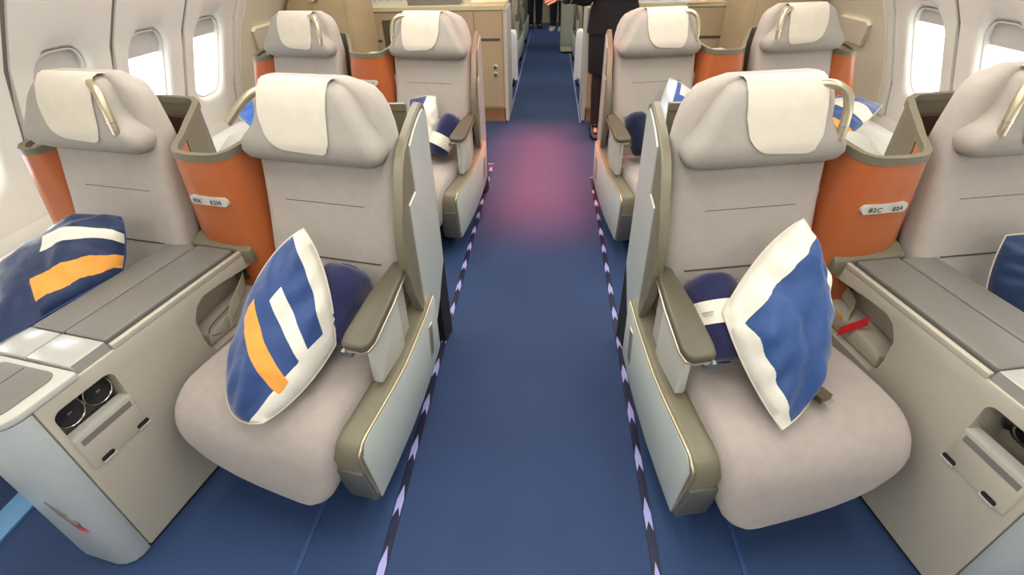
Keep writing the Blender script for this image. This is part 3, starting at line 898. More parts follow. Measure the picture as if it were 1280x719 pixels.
DIVIDER, _ = make_divider()


def text_mesh(txt, size, mats, extr=.0004):
    c = bpy.data.curves.new('txt', 'FONT'); c.body = txt; c.size = size; c.align_x = 'CENTER'; c.align_y = 'CENTER'; c.extrude = extr; c.resolution_u = 3; c.offset = .0004; c.space_character = 1.18
    o = bpy.data.objects.new('tmp_text', c); COL.objects.link(o)
    dg = bpy.context.evaluated_depsgraph_get(); dg.update()
    me = bpy.data.meshes.new_from_object(o.evaluated_get(dg)); bpy.data.objects.remove(o)
    me.materials.clear(); me.materials.append(mats); return me


PLQ = {}
for row in (0, 1):
    for s in (-1, 1):
        root = empty('centre_console', wor(0, 0, 0, s, row), rotz(s), category='console', group='centre consoles between seat pairs',
                     label=[['beige centre console with headphones pocket between seats 82K and 82H', 'beige console between second row window and aisle seats behind 82H'],
                            ['beige centre console with headband pocket between seats 82C and 82A', 'beige console between second row window and aisle seats behind 82C']][0 if s < 0 else 1][row])
        sx = 1 if s < 0 else -1
        instance(root, CONSOLE, sx)
        if s < 0 and row == 0: instance(root, make_sticker(), 1)
        d = empty('seat_divider', wor(0, 0, 0, s, row), rotz(s), category='divider', group='orange divider shells behind seat pairs',
                  label=[['curved olive and orange divider shell with plaque 82K 82H', 'curved orange divider shell behind second row near the buttoned cabinet'],
                         ['curved olive and orange divider shell with plaque 82C 82A', 'curved orange divider shell behind second row near the attendant']][0 if s < 0 else 1][row])
        md = instance(d, DIVIDER, sx)
        pq = [o for o in md if o.name.startswith('seat_plaque')][0]
        if row == 0:
            tl = (('82K', -.034), ('82H', .032)) if s < 0 else (('82C', -.034), ('82A', .032))
            for tx, px in tl:
                key = tx
                t = link('seat_number', text_mesh(tx, .0185, INK), pq)
                yy = interp((px if s < 0 else -px), sorted([(p[0], p[1]) for p in SHELLPLAN[5:16]])) - .0125
                dy = interp((px if s < 0 else -px) + .02, sorted([(p[0], p[1]) for p in SHELLPLAN[5:16]])) - interp((px if s < 0 else -px) - .02, sorted([(p[0], p[1]) for p in SHELLPLAN[5:16]]))
                t.location = (px, yy, .777); t.rotation_euler = (math.radians(90), 0, math.atan2(dy, .04) * (1 if s < 0 else -1))
        else:
            for px, wd, mt_ in ((-.05, .004, INK), (-.03, .012, PRINT), (.012, .014, PRINT), (.045, .007, mat('green_mark', rgb(110, 140, 90)))):
                yy = interp((px if s < 0 else -px), sorted([(p[0], p[1]) for p in SHELLPLAN[5:16]])) - .0105
                link('plaque_mark', rbox(px - wd / 2, px + wd / 2, yy - .0006, yy + .003, .772, .782, 0, mt_, 'plaque_mark'), pq)


# ================================================================== THINGS ON THE SEATS
def quad_edge(p, m, q, t):
    c = m * 2 - (p + q) * .5
    return p * (1 - t) ** 2 + c * 2 * t * (1 - t) + q * t * t


def pillow(corners, th, material, label, group='pillows on the seats', mids=None, crease=.006, seed=0, bulge=.06, flipn=1, piping=None, n=22):
    """corners: world points for uv (0,0),(1,0),(1,1),(0,1); mids: points half way along the four edges"""
    c = [Vector(p) for p in corners]; ctr = sum(c, Vector()) / 4; base = Vector((ctr.x, ctr.y, min(p.z for p in c)))
    nrm = ((c[2] - c[0]).cross(c[3] - c[1])).normalized() * flipn
    M_ = []
    for k in range(4):
        h = (c[k] + c[(k + 1) % 4]) / 2
        M_.append(Vector(mids[k]) if mids else h + (h - ctr) * bulge)

    def surf(s, t):
        e0 = quad_edge(c[0], M_[0], c[1], s); e1 = quad_edge(c[1], M_[1], c[2], t); e2 = quad_edge(c[3], M_[2], c[2], s); e3 = quad_edge(c[0], M_[3], c[3], t)
        bl = c[0] * (1 - s) * (1 - t) + c[1] * s * (1 - t) + c[2] * s * t + c[3] * (1 - s) * t
        return e0 * (1 - t) + e2 * t + e3 * (1 - s) + e1 * s - bl
    bm = bmesh.new(); uvl = bm.loops.layers.uv.new('UVMap'); V = {}
    for side in (1, -1):
        for i in range(n + 1):
            for j in range(n + 1):
                s, t = i / n, j / n
                edge = i in (0, n) or j in (0, n)
                if edge and side == -1: V[(side, i, j)] = V[(1, i, j)]; continue
                P = surf(s, t)
                h = ((1 - abs(2 * s - 1) ** 2) * (1 - abs(2 * t - 1) ** 2)); h = max(0, h) ** .62
                d = min(s, 1 - s, t, 1 - t); rad = math.atan2(t - .5, s - .5)
                pk = math.sin(rad * 11 + seed * 2 + 3 * noise.noise(Vector((rad, seed, 1)))) * crease * .9 * math.exp(-((d - .12) / .1) ** 2)
                nz = noise.noise(Vector((s * 3.3 + seed, t * 3.3, side * 3 + seed))) * crease * 2.2 + noise.noise(Vector((s * 8 + seed, t * 8, side + seed))) * crease + pk
                P = P + nrm * (side * th * .5 * h + nz * min(1, d * 9))
                V[(side, i, j)] = bm.verts.new(P - base)
    for side in (1, -1):
        for i in range(n):
            for j in range(n):
                q = [(i, j), (i + 1, j), (i + 1, j + 1), (i, j + 1)]
                if side < 0: q = q[::-1]
                f = bm.faces.new([V[(side, a, b)] for a, b in q])
                for l, (a, b) in zip(f.loops, q): l[uvl].uv = (a / n, b / n)
    me = finish(bm, 'pillow', material, 80)
    root = empty('pillow', base, label=label, category='pillow', group=group)
    link('cover', me, root)
    path = [surf(i / n, 0) - base for i in range(n)] + [surf(1, i / n) - base for i in range(n)] + [surf(1 - i / n, 1) - base for i in range(n)] + [surf(0, 1 - i / n) - base for i in range(n + 1)]
    link('piping', tube(path, .0022, piping or MATS['antimacassar_cloth'], 'piping', 6), root)
    return root


IVORY = (226, 222, 208); ORG = (232, 160, 62); NAV = (22, 40, 82)
BLUEP = mat('piping_blue', rgb(40, 66, 118), .7)
PM1 = pillow_mat('pillow_print_orange', [(0, 1, 0, .115, IVORY, 0), (0, .15, 0, 1, IVORY, 0), (.0, .66, .26, .37, IVORY, .06), (.10, .80, .53, .66, ORG, .0)])
PM2 = pillow_mat('pillow_print_border', [(0, 1, 0, .20, IVORY, 0), (0, .10, 0, 1, IVORY, 0), (.80, .96, .50, .86, IVORY, 0)], (31, 68, 124))
PM3 = pillow_mat('pillow_print_stripes', [(.50, 1.01, .36, .54, IVORY, 0), (.42, 1.01, .74, .93, ORG, 0), (-.01, .62, .13, .21, IVORY, 0)], (26, 44, 82))
PM4 = pillow_mat('pillow_plain_navy', [(0, .02, 0, 1, IVORY, 0)], (24, 52, 92))
PM5 = pillow_mat('pillow_print_white', [(-.1, 1.1, -.1, .92, IVORY, -.62)], (44, 54, 108))
PM6 = pillow_mat('pillow_print_three', [(0, 1, .26, .50, IVORY, 0), (0, 1, .74, .90, ORG, 0)], (36, 72, 130))


def L(u, v, z, row=0): return wor(u, v, z, -1, row)
def Rr(u, v, z, row=0): return wor(u, v, z, 1, row)


# uv corners: (0,0), (1,0), (1,1), (0,1)
pillow([L(.50, -.24, .51), L(.374, -.085, .768), L(.255, -.335, .53), L(.42, -.47, .437)], .15, PM1, 'blue pillow with orange and ivory stripes leaning in aisle seat 82H',
       mids=[L(.455, -.15, .66), L(.30, -.20, .69), L(.305, -.45, .44), L(.475, -.37, .465)], seed=1, flipn=-1, crease=.008)
pillow([Rr(.505, -.18, .61), Rr(.29, -.08, .805), Rr(.24, -.22, .57), Rr(.437, -.42, .437)], .15, PM2, 'glossy blue pillow with ivory border leaning in aisle seat 82C',
       mids=[Rr(.395, -.11, .735), Rr(.25, -.145, .71), Rr(.315, -.345, .485), Rr(.485, -.31, .52)], seed=5, crease=.011)
pillow([L(-.64, -.16, .60), L(-.24, -.11, .745), L(-.235, -.19, .60), L(-.36, -.54, .545)], .15, PM3, 'navy pillow with ivory and orange stripes in window seat 82K', seed=9, crease=.01,
       mids=[L(-.45, -.11, .71), L(-.23, -.14, .68), L(-.27, -.36, .59), L(-.55, -.36, .56)], piping=BLUEP)
pillow([Rr(-.33, -.13, .53), Rr(-.31, -.10, .715), Rr(-.60, -.12, .70), Rr(-.50, -.34, .46)], .13, PM4, 'plain navy pillow in window seat 82A', seed=11, crease=.008)
# second row
pillow([L(.44, -.10, .46, 1), L(.425, -.06, .735, 1), L(.25, -.02, .70, 1), L(.33, -.22, .45, 1)], .13, PM5, 'ivory pillow with navy top corner in second row aisle seat', seed=13)
pillow([Rr(.40, -.08, .47, 1), Rr(.325, -.05, .81, 1), Rr(.16, -.02, .72, 1), Rr(.28, -.24, .46, 1)], .13, pillow_mat('pillow_print_pale', [(0, 1, 0, .30, (206, 214, 222), 0), (.0, .45, 0, 1, (206, 214, 222), 0), (.82, 1, .45, 1, IVORY, 0)], (52, 90, 156)), 'pale grey and blue pillow in second row aisle seat by attendant', seed=17)
pillow([Rr(-.64, -.06, .68, 1), Rr(-.66, -.34, .70, 1), Rr(-.34, -.54, .60, 1), Rr(-.36, -.20, .60, 1)], .10, PM6, 'striped ivory, blue and orange pillow in second row window seat behind plaque 82C 82A', seed=19)
pillow([L(-.60, -.10, .68, 1), L(-.62, -.36, .70, 1), L(-.36, -.50, .62, 1), L(-.36, -.16, .62, 1)], .10, pillow_mat('pillow_bright_blue', [(0, .06, 0, 1, IVORY, 0)], (40, 104, 196)), 'bright blue pillow in second row window seat behind plaque 82K 82H', seed=23)


def blanket(p0, p1, rad, material, label, band=None, fold=0.0, seed=0):
    """rolled blanket between p0 and p1 with spiral ends"""
    p0 = Vector(p0); p1 = Vector(p1); ax = (p1 - p0); Ln = ax.length; ax.normalize()
    base = Vector(((p0.x + p1.x) / 2, (p0.y + p1.y) / 2, min(p0.z, p1.z) - rad * .6))
    side = ax.orthogonal().normalized(); sd2 = ax.cross(side)
    root = empty('rolled_blanket', base, label=label, category='blanket', group='rolled blankets on the seats')
    rings = []; n = 28
    ts = [-.06, -.05, -.02, .03, .09, .16, .25, .36, .43, .5, .57, .64, .75, .84, .91, .97, 1.02, 1.05, 1.06]
    rs = [.25, .55, .80, .93, 1.0, 1.02, 1.0, .98, .96, .96, .96, .98, 1.0, 1.02, 1.0, .93, .80, .55, .25]
    for t, r in zip(ts, rs):
        ring = []
        for k in range(n):
            a = 2 * math.pi * k / n; d = side * math.cos(a) + sd2 * math.sin(a)
            w_ = 1 + .06 * math.cos(2 * a + 1) + .16 * noise.noise(Vector((math.cos(a) * 1.3, math.sin(a) * 1.3, t * 4 + seed))) + .05 * noise.noise(Vector((math.cos(a) * 4, math.sin(a) * 4, t * 11 + seed)))
            ring.append(p0 + ax * Ln * t + d * rad * r * w_ - base)
        rings.append(ring)
    link('blanket_roll', loft(rings, material, 'blanket_roll', sharp=70), root)
    for pe, sg in ((p0, -1), (p1, 1)):
        path = []
        for k in range(26):
            a = k * .55; r = rad * (.08 + .62 * k / 26)
            path.append(pe + (side * math.cos(a) + sd2 * math.sin(a)) * r + ax * sg * Ln * (.055 - .05 * (k / 26) ** 2) - base)
        link('spiral_edge', tube(path, .005, material, 'spiral_edge', 6), root)
    # overlapping outer flap edge
    path = [p0 + ax * Ln * t + (side * math.cos(2.3) + sd2 * math.sin(2.3)) * rad * 1.03 - base for t in (.02, .2, .4, .6, .8, .98)]
    link('fold_edge', tube(path, .006, material, 'fold_edge', 6), root)
    if band:
        t0, t1 = band; rings = []
        for t in (t0, t0 + .001, t1 - .001, t1):
            e = 1.09 if t in (t0, t1) else 1.105
            rings.append([p0 + ax * Ln * t + (side * math.cos(2 * math.pi * k / n) + sd2 * math.sin(2 * math.pi * k / n)) * rad * e * (1 + .05 * math.cos(4 * math.pi * k / n + 1)) - base for k in range(n)])
        b = link('paper_band', loft(rings, BAND, 'paper_band', caps=False), root); b['label'] = 'ivory paper band'
        return root, b, (p0, ax, Ln, side, sd2, base)
    return root, None, None


blanket(L(.465, -.06, .63), L(.445, -.20, .485), .072, NAVY, 'navy rolled blanket tucked behind the striped pillow in seat 82H', seed=2)
_, bnd, info = blanket(Rr(.482, -.05, .62), Rr(.488, -.215, .485), .067, NAVY, 'navy rolled blanket with ivory paper band in aisle seat 82C', (.33, .62), seed=4)
# printed lines on the band, on the side facing the viewer
p0_, ax_, ln_, sd_, s2_, bs_ = info
view = (Vector((0, 0, HCAM)) - (p0_ + ax_ * ln_ * .5)).normalized(); vd = (view - ax_ * view.dot(ax_)).normalized(); tg = ax_.cross(vd)
for k, (off, wd) in enumerate(((.47, .028), (.51, .024))):
    g = []
    for i in range(7):
        a = (i / 6 - .5) * wd / .07 + .25; d = vd * math.cos(a) + tg * math.sin(a)
        g.append([p0_ + ax_ * ln_ * off + d * .0755 - bs_, p0_ + ax_ * (ln_ * off + (.0035 if k == 0 else .002)) + d * .0755 - bs_])
    link('print_line', sheet(g, .0006, PRINT, 'print_line'), bnd)
blanket(L(.515, -.07, .63, 1), L(.45, -.19, .475, 1), .06, NAVY, 'navy rolled blanket with ivory band in second row aisle seat', (.55, .85), seed=6)
blanket(Rr(.50, -.085, .645, 1), Rr(.455, -.165, .475, 1), .06, NAVYD, 'dark navy rolled blanket in second row aisle seat by attendant', seed=8)

# seat belts ------------------------------------------------------
def ribbon(path, width, wdir, mats, th=.002, name='webbing'):
    g = []
    wd = Vector(wdir).normalized() * width / 2
    for p in smooth_path(path, 5): g.append([p - wd, p + wd])
    return sheet(g, th, mats, name)


def belt(pts, s, label, tag_):
    base = wor(pts[0][0], pts[0][1], pts[0][2], s)
    root = empty('seat_belt', base, label=label, category='seat belt', group='seat belts on the aisle seats')
    P = [wor(*p, s) - base for p in pts]
    link('webbing', ribbon(P, .045, (0, .25, 1), WEBB), root)
    return root, base


rt, bs = belt([(-.02, .02, .495), (.02, -.02, .50), (.04, -.075, .485), (.045, -.12, .462), (.05, -.15, .435)], -1, 'beige seat belt hanging from the console pocket at seat 82H', 0)
link('wire_loop', tube(smooth_path([wor(*p, -1) - bs for p in ((.01, -.10, .45), (.015, -.19, .44), (.03, -.215, .425), (.04, -.19, .415))], 5), .002, CHROME, 'wire_loop', 6), rt)
link('belt_clip', rbox(-.02, .02, -.012, .012, -.02, .02, .004, BUCK, 'belt_clip'), rt)
rt, bs = belt([(-.035, .03, .47), (-.03, -.02, .46), (-.015, -.05, .45), (.01, -.07, .437)], 1, 'red tagged seat belt in the console pocket at seat 82C', 1)
gt = [wor(*p, 1) - bs for p in ((-.002, -.122, .472), (.012, -.11, .45), (.026, -.095, .425), (.038, -.082, .402))]
link('red_tag', ribbon(gt, .030, (0, .2, 1), REDT, .0025, 'red_tag'), rt)['label'] = 'red fabric pull tag'
link('yellow_label', ribbon([wor(*p, 1) - bs for p in ((.016, -.05, .432), (.018, -.035, .432))], .012, (0, .2, 1), YELT, .002, 'yellow_label'), rt)
# buckle on the cushion of 82C
bpos = wor(.292, -.335, .436, 1)
bk = empty('belt_buckle', bpos, .5, label='bronze seat belt buckle lying on the cushion of seat 82C', category='buckle')
link('buckle_body', rbox(-.018, .018, -.024, .024, .002, .016, .004, BUCK, 'buckle_body'), bk)
link('buckle_flap', rbox(-.019, .019, -.024, .012, .0155, .020, .002, BUCK, 'buckle_flap'), bk)
link('buckle_tongue', rbox(-.014, .014, -.034, -.022, .005, .011, .002, CHROME, 'buckle_tongue'), bk)

# headphones in console pockets -----------------------------------
def headphones(s):
    base = wor(-.01, -.56, .455, s)
    root = empty('headphones', base, rotz(s), label='black headphones with silver rimmed ear cups in console pocket' if s < 0 else 'black headphones showing padded headband in console pocket', category='headphones')
    sx = 1 if s < 0 else -1
    if s < 0:
        for v0 in (-.036, .036):
            c = link('ear_cup', disc((0.0, v0, .043), 'x', .034, .02, BLACK, 28, .004, 'ear_cup'), root)
            rg = [[(.008 + dx, v0 + math.cos(a) * r, .043 + math.sin(a) * r) for a in [2 * math.pi * k / 28 for k in range(28)]] for dx, r in ((0, .0345), (.003, .0355), (.005, .034), (.003, .0325), (0, .033))]
            link('cup_rim', loft(rg, CHROME, 'cup_rim', caps=False), c)
            link('cup_mark', rbox(.0098, .0106, v0 - .004, v0 + .006, .041, .045, 0, PADG, 'cup_mark'), c)
        link('headband', tube(smooth_path([(-.02, -.036, .01), (-.045, -.03, .03), (-.05, 0, .06), (-.045, .03, .03), (-.02, .036, .01)], 5), .007, BLACK, 'headband', 8), root)
    else:
        link('headband', tube(smooth_path([(.03, .055, .018), (.005, .045, .055), (-.0, .0, .07), (.0, -.045, .055), (.02, -.06, .02)], 6), .010, BLACK, 'headband', 10), root)
        link('ear_cup', disc((.012, -.045, .038), 'x', .026, .02, BLACK, 24, .004, 'ear_cup'), root)
        link('ear_cup', disc((.045, .02, .028), 'x', .026, .02, BLACK, 24, .004, 'ear_cup'), root)
        link('cable', tube(smooth_path([(.03, .05, .02), (.0, .02, .03), (-.02, -.02, .045), (-.01, -.05, .05)], 5), .0025, BLACK, 'cable', 6), root)


headphones(-1); headphones(1)

# ================================================================== CABINETS, CLOSETS, CART
def cabinet(s):
    xa, xb = (-1.66, -.405) if s < 0 else (.33, 1.62)
    y0, y1, top = 4.62, 5.12, .965
    root = empty('galley_cabinet', ((xa + xb) / 2, y0, 0), category='cabinet', label='tan half height cabinet with round buttons and brown door panel behind second row' if s < 0 else 'tan half height cabinet topped with napkins behind the attendant')
    ox = -(xa + xb) / 2; hw = (xb - xa) / 2
    link('cabinet_body', rbox(-hw, hw, 0.0, y1 - y0, .13, top - .03, .004, CABG, 'cabinet_body'), root)
    link('countertop', rbox(-hw - .012, hw + .012, -.015, y1 - y0 + .01, top - .03, top, .008, CABT, 'countertop', 3), root)
    link('kickplate', rbox(-hw + .01, hw - .01, .01, y1 - y0 - .01, .0, .13, .003, WOODK, 'kickplate'), root)
    link('base_trim', rbox(-hw, hw, -.004, y1 - y0, .004, .022, .002, CHROME, 'base_trim'), root)
    inn = hw if s < 0 else -hw
    link('end_panel', rbox(min(inn, inn + .03 * (1 if s < 0 else -1)), max(inn, inn + .03 * (1 if s < 0 else -1)), .0, y1 - y0, .02, top - .03, .004, LIGHTP, 'end_panel'), root)
    # doors
    edges = [-hw + .01, -hw + .21, -hw + .39, hw - .25, hw - .01] if s < 0 else [-hw + .01, -hw + .25, 0, hw - .01]
    for i, (a, b) in enumerate(zip(edges, edges[1:])):
        top2 = .87 if (s < 0 and i == 1) else .925
        d = link('door', rbox(a + .003, b - .003, -.012, .0, .15, top2, .003, OLIVED if (s < 0 and i == 1) else CABG, 'door'), root)
        if s < 0 and i == 1: d['label'] = 'dark brown door panel'; link('pull_edge', rbox(a + .08, b - .01, -.018, -.012, .872, .880, .001, CHROME, 'pull_edge'), d)
        elif not (s < 0 and i == 2): link('finger_slot', rbox(a + .02, b - .02, -.0135, -.0115, .70, .722, .003, OLIVED, 'finger_slot'), d)
        if s < 0 and i == 3:
            for zz in (.49, .43):
                k = link('button', disc((a + .17, -.016, zz), 'y', .019, .012, CHROME, 20, .003, 'button'), d)
                link('button_ring', disc((a + .17, -.013, zz), 'y', .026, .006, CABT, 20, .002, 'button_ring'), k)
    return root


cabinet(-1); cabinet(1)


def folded(name, c, sx, sy, h, mt_, label, cat, rz=0, seed=0, group=None):
    root = empty(name, c, rz, label=label, category=cat, group=group)
    for k in range(2):
        g = []
        for i in range(9):
            row = []
            for j in range(9):
                a, b = i / 8 - .5, j / 8 - .5
                edge = max(abs(a), abs(b)) * 2
                row.append((a * sx * (1 - .06 * k), b * sy * (1 - .08 * k), (h * .5 * (k + 1)) - .35 * h * max(0, edge - .7) + .004 * noise.noise(Vector((a * 6 + seed, b * 6, k)))))
            g.append(row)
        link('fold', sheet(g, h * .4, mt_, 'fold'), root)
    return root


folded('folded_cloth', (-.55, 4.80, .962), .30, .30, .03, CREAMC, 'cream folded cloth on the buttoned cabinet top', 'cloth', .2)
b_ = empty('tray_box', (-1.02, 4.86, .965), label='grey flat box standing on the buttoned cabinet top', category='box')
link('box_body', rbox(-.22, .22, -.12, .12, 0, .09, .01, PADG, 'tray_box_body'), b_); link('box_lid', rbox(-.225, .225, -.125, .125, .088, .10, .005, OLIVED, 'tray_box_lid'), b_)
folded('folded_cloth', (.90, 4.74, .962), .5, .26, .028, LINEN, 'white cloth overhanging the napkin-topped cabinet edge', 'cloth', -.05, 3)
folded('folded_cloth', (1.30, 4.72, .962), .42, .24, .022, CREAMC, 'cream napkin pile beside the amber packet on cabinet top', 'cloth', .08, 5)
a_ = empty('snack_packet', (1.27, 4.74, .994), .2, label='amber packet on napkins at the cabinet behind attendant', category='packet')
link('packet_body', loft([[(q, v, z) for q, v in rrect(-.06 * f, .06 * f, -.04 * g_, .04 * g_, .012, 3)] for z, f, g_ in ((0, .9, .7), (.01, 1, 1), (.022, 1, 1), (.032, .9, .7))], AMBER, 'packet_body'), a_)
link('packet_crimp', rbox(-.072, -.055, -.034, .034, .012, .018, .002, CREAMC, 'packet_crimp'), a_)

for s in (-1, 1):
    x0, x1 = (-1.86, -1.40) if s < 0 else (1.31, 1.77)
    c = empty('closet', ((x0 + x1) / 2, 3.78, 0), category='closet', label='tan closet with metal latch behind second row window seat, ' + ('beside the buttoned cabinet' if s < 0 else 'beside the napkin-topped cabinet'), group='tan closets by the doors')
    hw = (x1 - x0) / 2
    sg = s
    # follows the sidewall slope on the outboard side
    pl_ = [(-hw, 0), (hw, 0), (hw, 1.9), (-hw, 1.9)]
    outb = [(-.23, .0), (-.23, 1.05), (-.10, 1.25), (.06, 1.48), (.23, 1.62), (.23, 0)]
    pl_ = outb if s < 0 else [(-a, b) for a, b in outb]
    link('closet_body', prism(pl_, 'y', 0, .5, .006, TANW, 'closet_body'), c)
    d = link('closet_door', prism([(-.20, .05), (-.20, 1.04), (-.09, 1.22), (.07, 1.45), (.19, 1.56), (.19, .05)] if s < 0 else [(.20, .05), (.20, 1.04), (.09, 1.22), (-.07, 1.45), (-.19, 1.56), (-.19, .05)], 'y', -.012, 0, .003, TANW, 'closet_door'), c)
    link('latch_plate', rbox(.0 * s - .014, .014, -.02, -.012, 1.08, 1.16, .003, BUCK, 'latch_plate'), d)
    link('latch_hook', tube(smooth_path([(.0, -.02, 1.11), (0, -.045, 1.095), (-.02, -.05, 1.09), (-.03, -.045, 1.10)], 5), .006, CREAMM, 'latch_hook', 8), d)
    # pale pleated curtain beside the closet
    xa = -1.62 if s < 0 else 1.48
    g = []
    for i in range(61):
        x = i / 60 * .70; yy = .02 * math.sin(i * 1.15)
        g.append([((xa - .24 + x) if s < 0 else (xa + .24 - x), 5.32 + yy, z) for z in (.3, .7, 1.1, 1.5)])
    cu = link('curtain', sheet(g, .003, LINEN, 'curtain'), None, label='white pleated curtain hanging behind the %s cabinet' % ('buttoned' if s < 0 else 'napkin-topped'), category='curtain', group='white pleated curtains')

# service cart in the far aisle
ct = empty('service_cart', (.30, 8.1, 0), label='grey green service cart standing at the far aisle edge', category='cart')
link('cart_body', rbox(-.15, .15, 0, .8, .09, 1.0, .01, CARTG, 'cart_body'), ct); link('cart_door', rbox(-.14, .14, -.012, 0, .12, .97, .006, CARTG, 'cart_door'), ct)
link('cart_base', rbox(-.15, .15, -.01, .8, .03, .09, .006, CABT, 'cart_base'), ct); link('cart_top', rbox(-.155, .155, -.02, .81, 1.0, 1.03, .008, LIGHTP, 'cart_top'), ct)
for x in (-.11, .11):
    for y in (.06, .74): link('caster', disc((x, y, .025), 'x', .025, .02, BLACK, 16, .003, 'caster'), ct)

# white cloths hanging on the first far seats
for s in (-1, 1):
    p = wor(.672, -.2, 0, s, 3.0)
    g = []
    for i in range(13):
        row = []
        for j in range(11):
            t = j / 10; y = (i / 12 - .5) * (.34 + .04 * t)
            x = (.0 if t > .2 else -.05 * (1 - t / .2) ** 2) + .012 * math.sin(i * 1.3) * t
            z = .66 - .5 * max(0, t - .08) - .03 * math.sin(i * .26 * 3) * t
            row.append(((-x if s > 0 else x), y, z))
        g.append(row)
    o = link('hanging_cloth', sheet(g, .003, LINEN, 'hanging_cloth'), None, label='white cloth hanging over the seat side beyond the %s cabinet' % ('buttoned' if s < 0 else 'napkin-topped'), category='cloth', group='white cloths hanging in far rows')
    o.location = p; o.rotation_euler = (0, 0, rotz(s))


# ================================================================== PEOPLE
def skin_mesh(verts, edges, radii, mats, name, sub=2):
    me = bpy.data.meshes.new(name); me.from_pydata([Vector(v) for v in verts], edges, []); me.update()
    o = bpy.data.objects.new('tmp_skin', me); COL.objects.link(o)
    md = o.modifiers.new('skin', 'SKIN'); md.use_smooth_shade = True
    if not me.skin_vertices: 
        bm = bmesh.new(); bm.from_mesh(me); bm.verts.layers.skin.verify(); bm.to_mesh(me); bm.free()
    for i, r in enumerate(radii):
        sv = me.skin_vertices[0].data[i]; sv.radius = (r if isinstance(r, tuple) else (r, r)); sv.use_root = (i == 0)
    sb = o.modifiers.new('sub', 'SUBSURF'); sb.levels = sub; sb.render_levels = sub
    dg = bpy.context.evaluated_depsgraph_get(); dg.update()
    r = bpy.data.meshes.new_from_object(o.evaluated_get(dg)); bpy.data.objects.remove(o)
    r.materials.clear(); r.materials.append(mats)
    for p in r.polygons: p.use_smooth = True
    return r


